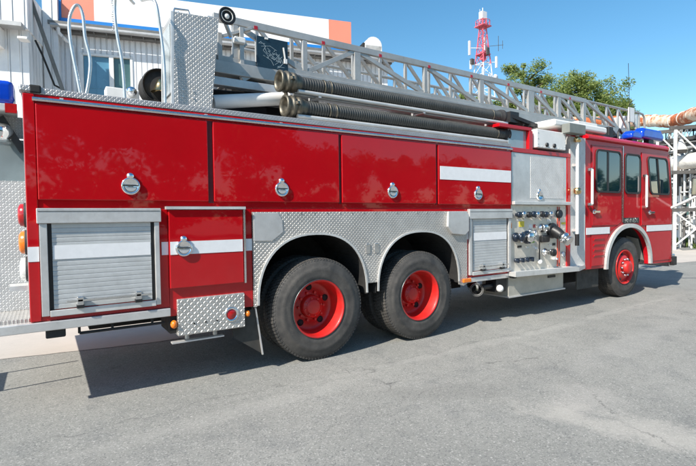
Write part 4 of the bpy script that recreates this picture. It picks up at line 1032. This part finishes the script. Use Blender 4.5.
MB().lathe([(.20,-.001),(.18,-.12),(.0001,-.14)], (19.3,4.3,4.02), 'z', 20).build('lens', M['frame_g'], ln)
MB().tube([(19.3,4.3,4.5),(19.3,4.3,4.9)], .015, 6).build('stem', M['frame_g'], ln)
# pale store building behind the rack and tangle of thin white pipes
st = thing('store_building', (30, 8, 0), 'pale grey low store building behind the white pipe racks', 'building')
MB().box(28,46,2,16,0,5.3).build('wall', M['clad2'], st)
MB().box(27.8,46.2,1.8,16.2,5.3,5.5).build('roof', M['roofgrey'], st)
dm = MB()
for y in (3.2, 5.2, 7.2, 9.2, 11.2): dm.box(27.95,27.999,y,y+1.1,1.0,3.2)
dm.build('window', M['wingreen'], st)
lt = thing('pipe_bundle', (21.5,5.6,0), 'bundle of thin white upright pipes and valves behind the racks, right of the cab', 'pipes')
m = MB(); q = random.Random(12)
for i in range(26):
    t_ = i/25; x, y = 22.6-t_*2.6+q.uniform(-.3,.3), 8.2-t_*4.4+q.uniform(-.3,.3); r = q.uniform(.025,.06); h = q.uniform(2.2,3.4)
    m.tube([(x,y,0),(x,y,h)], r, 8)
    if i % 2: m.tube([(x,y,h*.9),(x-.5,y-.7,h*.9),(x-.5,y-.7,h*.3)], r*.8, 8)
    if i % 3 == 0: m.tube([(x,y,q.uniform(.4,1.6)),(x-1.2,y-1.9,q.uniform(.4,2.))], r*.8, 8)
m.build('pipes', M['frame_w'], lt)
m = MB()
for i in range(14):
    t_ = q.random(); x, y = 22.4-t_*2.6, 8.0-t_*4.4; z = q.uniform(.5,2.6); m.box(x-.12,x+.12,y-.12,y+.12,z,z+.22); m.bar((x,y,z),(x+q.uniform(-.8,.8),y+q.uniform(-.8,.8),z+q.uniform(-.8,.8)),.035)
m.build('valves', M['frame_g'], lt)
M['silver'] = brushed('silver lagging', (.62,.62,.60), .45, .6, .5)
for ti, (n, zz, mt, lb, sd) in enumerate(((58, 4.6, 'silver', 'tangle of silver grey lagged pipes with elbows, behind the cab front between the racks', 21), (34, 4.4, 'frame_g', 'dark steel struts and ducts in the gap under the rusty pipe', 31))):
    tg = thing('pipe_tangle', (22.5, 6, 0), lb, 'pipes'); q = random.Random(sd)
    for i in range(n):
        t_ = q.random(); t_ = .42+t_*.5; x, y = 23.2-t_*3.4+q.uniform(-.5,.9), 9.2-t_*6.4+q.uniform(-.5,.5); z = q.uniform(.6, zz); r = q.uniform(.03,.11)
        dx, dy = -.5, -.85; L = q.uniform(.6, 2.2)
        P_ = [(x,y,z),(x+dx*L*.9,y+dy*L*.9,z),(x+dx*L,y+dy*L,z+(-.12 if i % 2 else .12)),(x+dx*L,y+dy*L,max(.0,z-q.uniform(.5,2.5)) if i % 2 else min(zz+.5, z+q.uniform(.3,1.2)))]
        MB().tube(P_, r, 10).build('pipe_run', M[mt], tg)
wh = thing('far_shed', (36, 30, 0), 'low shed with a pale roof far behind the fire engine cab', 'building')
MB().box(34,62,24,34,0,7.2).build('wall', M['clad'], wh)
MB().prism([(23.5,7.2),(29,8.8),(34.5,7.2)], 'x', 33.5, 62.5).build('roof', M['white'], wh)

# ------------------------------------------------------------------ mast
mast = thing('radio_mast', (61.63, 50.71, 0), 'red and white lattice radio mast with aerials rising above the ladder', 'radio mast')
M['mred'] = mat('mast red', (.66,.11,.15), .5, 0, .15, 1); M['mwhite'] = mat('mast white', (.72,.72,.74), .5, 0, .15, 1)  # red paled towards pink, distance haze put into the colour
def mast_sec(z0, z1, mt, steps):
    m = MB()
    def wd(z): return .75 if z > 34 else (.75+(34-z)*.17)
    for i in range(steps):
        a = z0+(z1-z0)*i/steps; b_ = z0+(z1-z0)*(i+1)/steps
        c0 = [(61.63+sx_*wd(a)/2*1., 50.71+sy_*wd(a)/2, a) for sx_, sy_ in ((-1,-1),(1,-1),(1,1),(-1,1))]
        c1 = [(61.63+sx_*wd(b_)/2, 50.71+sy_*wd(b_)/2, b_) for sx_, sy_ in ((-1,-1),(1,-1),(1,1),(-1,1))]
        for k in range(4):
            m.bar(c0[k], c1[k], .13); m.bar(c0[k], c1[(k+1) % 4], .07); m.bar(c1[k], c1[(k+1) % 4], .07)
    return m.build('mast_section', M[mt], mast)
mast_sec(0, 20, 'mred', 7); mast_sec(20, 27.6, 'mwhite', 4); mast_sec(27.6, 30.7, 'mred', 2); mast_sec(30.7, 32.3, 'mred', 1); mast_sec(32.3, 35.0, 'mred', 2)
MB().box(60.6,62.7,49.7,51.7,33.95,34.1).box(60.7,62.6,49.8,51.6,29.2,29.3).box(61.3,62.1,50.4,51.1,28.4,29.8).build('platform', M['mred'], mast)
m = MB()
for k in range(10):
    a = k*2*pi/10; m.bar((61.63+1.2*cos(a),50.71+1.2*sin(a),34.1),(61.63+1.2*cos(a),50.71+1.2*sin(a),34.9),.08)
m.tube([(61.63+1.2*cos(k*pi/8),50.71+1.2*sin(k*pi/8),34.9) for k in range(16)], .05, 6, closed=True)
m.build('railing', M['mred'], mast)
m = MB()
for dx, dy, z, h, w in ((-2.0,1.2,29.2,2.4,.30),(1.9,-1.3,27.0,1.9,.28),(-1.8,1.1,26.8,1.5,.3),(.3,-.2,30.0,2.2,.3),(.9,-.6,24.9,1.0,.3)):
    m.box(61.63+dx-w/2,61.63+dx+w/2,50.71+dy-.15,50.71+dy+.15,z,z+h).bar((61.63,50.71,z+h/2),(61.63+dx,50.71+dy,z+h/2),.08)
m.box(61.1,62.2,50.3,51.1,35.3,36.5).tube([(61.6,50.7,34),(61.6,50.7,37.2)], .07, 6).tube([(60.9,50.7,34.6),(60.9,50.7,36.8)], .04, 6).tube([(62.5,50.7,34.6),(62.5,50.7,36.6)], .04, 6)
for dx, dy, z in ((1.9,-1.2,25.4),(-1.5,.9,24.6)): m.lathe([(.0001,-.1),(.5,-.05),(.55,.1),(.0001,.1)], (61.63+dx,50.71+dy,z), 'y', 16)
m.build('aerial', M['mwhite'], mast)
m = MB()
m.box(59.6,60.3,51.4,51.8,27.6,28.5).box(61.4,62.0,49.6,49.9,29.0,30.2).bar((61.63,50.7,30.6),(64.6,48.8,30.9),.06).bar((63.8,49.2,29.8),(63.8,49.2,32.4),.06).bar((64.4,48.8,30.2),(64.4,48.8,31.6),.05)
m.build('dark_aerial', M['frame_g'], mast)

# ------------------------------------------------------------------ trees
def leaf_mat(name, a, b_):
    m, nt, p = newmat(name)
    at = nt.nodes.new('ShaderNodeAttribute'); at.attribute_name = 'tone'
    nt.links.new(mixc(nt, a, b_, at.outputs['Fac']), p.inputs['Base Color']); p.inputs['Roughness'].default_value = .6
    tr = nt.nodes.new('ShaderNodeBsdfTranslucent'); nt.links.new(mixc(nt, tuple(x*1.3 for x in a), tuple(x*1.3 for x in b_), at.outputs['Fac']), tr.inputs['Color'])
    mx = nt.nodes.new('ShaderNodeMixShader'); mx.inputs[0].default_value = .55
    nt.links.new(p.outputs[0], mx.inputs[1]); nt.links.new(tr.outputs[0], mx.inputs[2])
    nt.links.new(mx.outputs[0], nt.nodes['Material Output'].inputs['Surface'])
    return m
M['leaf'] = leaf_mat('leaves', (.14,.21,.05), (.34,.39,.14))  # greens lightened in the colour itself to stand for haze far off
M['leaf_d'] = leaf_mat('dark leaves', (.03,.065,.015), (.07,.11,.03))
M['bark'] = mat('bark', (.12,.09,.065), .9, 0, .4, 8, bmp=.5, bscale=15)
def make_tree(H, spread, seed, nleaf, lsize, lm, label, group, airy=1.0, low=.28):
    t = thing('tree', (0,0,0), label, 'tree', group); q = random.Random(seed)
    tr = MB(); top = Vector((q.uniform(-.3,.3), q.uniform(-.3,.3), H*.93))
    tr.tube([(0,0,0),(.1,0,H*.3),(top.x*.5,top.y*.5,H*.6),tuple(top)], [H*.022,H*.016,H*.010,H*.003], 8)
    tips = []
    for i in range(34):
        z0 = H*q.uniform(low,.90); a = q.uniform(0, 2*pi); L = spread*(1. if low < .2 and z0 < H*.58 else max(.25, 1-((z0/H-.58)/.42)**2)**.5)*q.uniform(.6,1.1)
        p0 = Vector((0,0,z0)); p1 = p0+Vector((cos(a)*L*.5, sin(a)*L*.5, L*.35)); p2 = p0+Vector((cos(a)*L, sin(a)*L, L*.75*q.uniform(.5,1.1)))
        if p2.z > H: p2.z = H*q.uniform(.92,1.)
        tr.tube([p0,p1,p2], [H*.007,H*.004,H*.0015], 5)
        for k in range(4):
            f = q.uniform(.45,1.); b_ = p0.lerp(p2, f)+Vector((q.uniform(-1,1),q.uniform(-1,1),q.uniform(-.6,.9)))*spread*.22; tips.append((b_, q.uniform(.5,1.)*spread*.20*airy))
    tips.append((top, spread*.12))
    tr.build('trunk', M['bark'], t)
    vs = []; fs = []; tone = []
    for i in range(nleaf):
        c_, r_ = tips[q.randrange(len(tips))]
        d = Vector((q.gauss(0,1),q.gauss(0,1),q.gauss(0,.8))); d = d.normalized()*r_*(q.random()**.45)
        p = c_+d; u = Vector((q.gauss(0,1),q.gauss(0,1),q.gauss(0,1))).normalized(); w = u.orthogonal().normalized(); s_ = lsize*q.uniform(.6,1.3)
        n = len(vs); vs += [p-u*s_, p+w*s_*.55, p+u*s_, p-w*s_*.55]; fs.append((n,n+1,n+2,n+3)); tone += [q.random()]*4
    me = bpy.data.meshes.new('crown'); me.from_pydata([tuple(v) for v in vs], [], fs)
    at = me.attributes.new('tone', 'FLOAT', 'POINT'); at.data.foreach_set('value', tone); me.materials.append(lm)
    o = bpy.data.objects.new('crown', me); C.objects.link(o); o.parent = t
    return t
G1 = 'green trees behind the ladder'
ta = make_tree(20.7, 3.0, 11, 20000, .16, M['leaf'], 'slim airy green tree just right of the radio mast, above the ladder', G1, 1.55); ta.location = (45.8, 31.0, 0)
tb_ = make_tree(16.8, 4.0, 21, 24000, .15, M['leaf'], 'broad green tree above the cab end of the ladder, tallest of its clump', G1, 1.35); tb_.location = (48.5, 25.2, 0)
copy_tree(tb_, (45.8, 27.9, 0), 'green tree left of the broad one, its crown just over the ladder rail', 1.9, .90)
copy_tree(tb_, (48.6, 23.0, 0), 'lower green tree right of the broad one, above the roof of the cab', 3.5, .82)
copy_tree(ta, (48.2, 21.2, 0), 'small green tree farthest right, its top just over the ladder tip', 2.2, .62)
copy_tree(ta, (44.0, 38.5, 0), 'green tree seen low through the ladder bars below the radio mast', 1.0, .88)
copy_tree(tb_, (46.0, 34.5, 0), 'green tree seen through the ladder between the mast and the slim tree', 4.0, .92)
# trees and a long shed across the yard, behind the camera (they are what the paint and glass mirror)
G2 = 'trees across the yard mirrored in the paintwork'
tc_ = make_tree(9.5, 3.4, 33, 8000, .26, M['leaf_d'], 'dark green tree across the yard', G2, 1.9, .06); tc_.location = (6, -34, 0)
q = random.Random(8)
for i, (x, y, k) in enumerate([(-6,-38,1.2),(0,-36,1.3),(13,-36,1.1),(19,-35,.8),(25,-37,.85),(31,-36,.78),(37,-36,.82),(44,-35,.7),(51,-36,.75),(59,-35,.6),(67,-36,.75),(75,-35,.7),(83,-36,.85),(91,-35,.7),(99,-36,.8),(108,-36,.9)]):
    copy_tree(tc_, (x+q.uniform(-1,1), y, 0), 'dark green tree across the yard', q.uniform(0,6), k*q.uniform(.92,1.08))
ys = thing('long_garage', (-30,-30,0), 'long pale garage with dark doors across the yard', 'building')
MB().box(-45,-8,-46,-34,0,5.5).build('wall', M['clad2'], ys)
m = MB()
for i in range(7): m.box(-43+i*5,-39.5+i*5,-33.995,-33.9,0,3.8)
m.build('garage_door', M['frame_g'], ys)
MB().box(-45.5,-7.5,-46.5,-33.5,5.5,5.8).build('roof', M['roofgrey'], ys)

# ------------------------------------------------------------------ light, world, camera
sd_ = Vector((-1.13, -.34, 1.0)).normalized()
el = math.asin(sd_.z); az = math.atan2(sd_.x, sd_.y)
w = bpy.data.worlds.new('World'); scn.world = w; w.use_nodes = True
nt = w.node_tree; sky = nt.nodes.new('ShaderNodeTexSky'); sky.sky_type = 'NISHITA'; sky.sun_disc = False
sky.sun_elevation = el; sky.sun_rotation = az; sky.air_density = 1.0; sky.dust_density = .5; sky.ozone_density = 1.5
bg = nt.nodes['Background']; bg.inputs[1].default_value = .122; hs = nt.nodes.new('ShaderNodeHueSaturation'); hs.inputs['Saturation'].default_value = 1.28; hs.inputs['Hue'].default_value = .488; nt.links.new(sky.outputs[0], hs.inputs['Color']); nt.links.new(hs.outputs[0], bg.inputs[0])
ld = bpy.data.lights.new('sun', 'SUN'); ld.energy = 5.0; ld.angle = D(.53); ld.color = (1, .94, .85)
lo = bpy.data.objects.new('sun', ld); C.objects.link(lo); lo.rotation_euler = sd_.to_track_quat('Z', 'Y').to_euler(); lo.location = (-20,-10,30)
cd = bpy.data.cameras.new('camera'); cam = bpy.data.objects.new('camera', cd); C.objects.link(cam); scn.camera = cam
cd.sensor_width = 36; cd.lens = 24.0; cd.clip_start = .05; cd.clip_end = 2000
yw, pt, rl_ = D(33.1028), D(1.8632), D(-.7422)
F = Vector((sin(yw)*cos(pt), cos(yw)*cos(pt), -sin(pt))); rt = Vector((cos(yw), -sin(yw), 0)); up0 = rt.cross(F)
A = cos(rl_)*rt+sin(rl_)*up0; B = -sin(rl_)*rt+cos(rl_)*up0
mw = Matrix.Identity(4)
for i in range(3): mw[i][0] = A[i]; mw[i][1] = B[i]; mw[i][2] = -F[i]
mw.translation = Vector((-2.3284, -4.1207, 1.4526)); cam.matrix_world = mw
scn.render.engine = 'CYCLES'
vs_ = scn.view_settings; vs_.view_transform = 'Standard'; vs_.look = 'None'; vs_.exposure = .63; vs_.gamma = 1
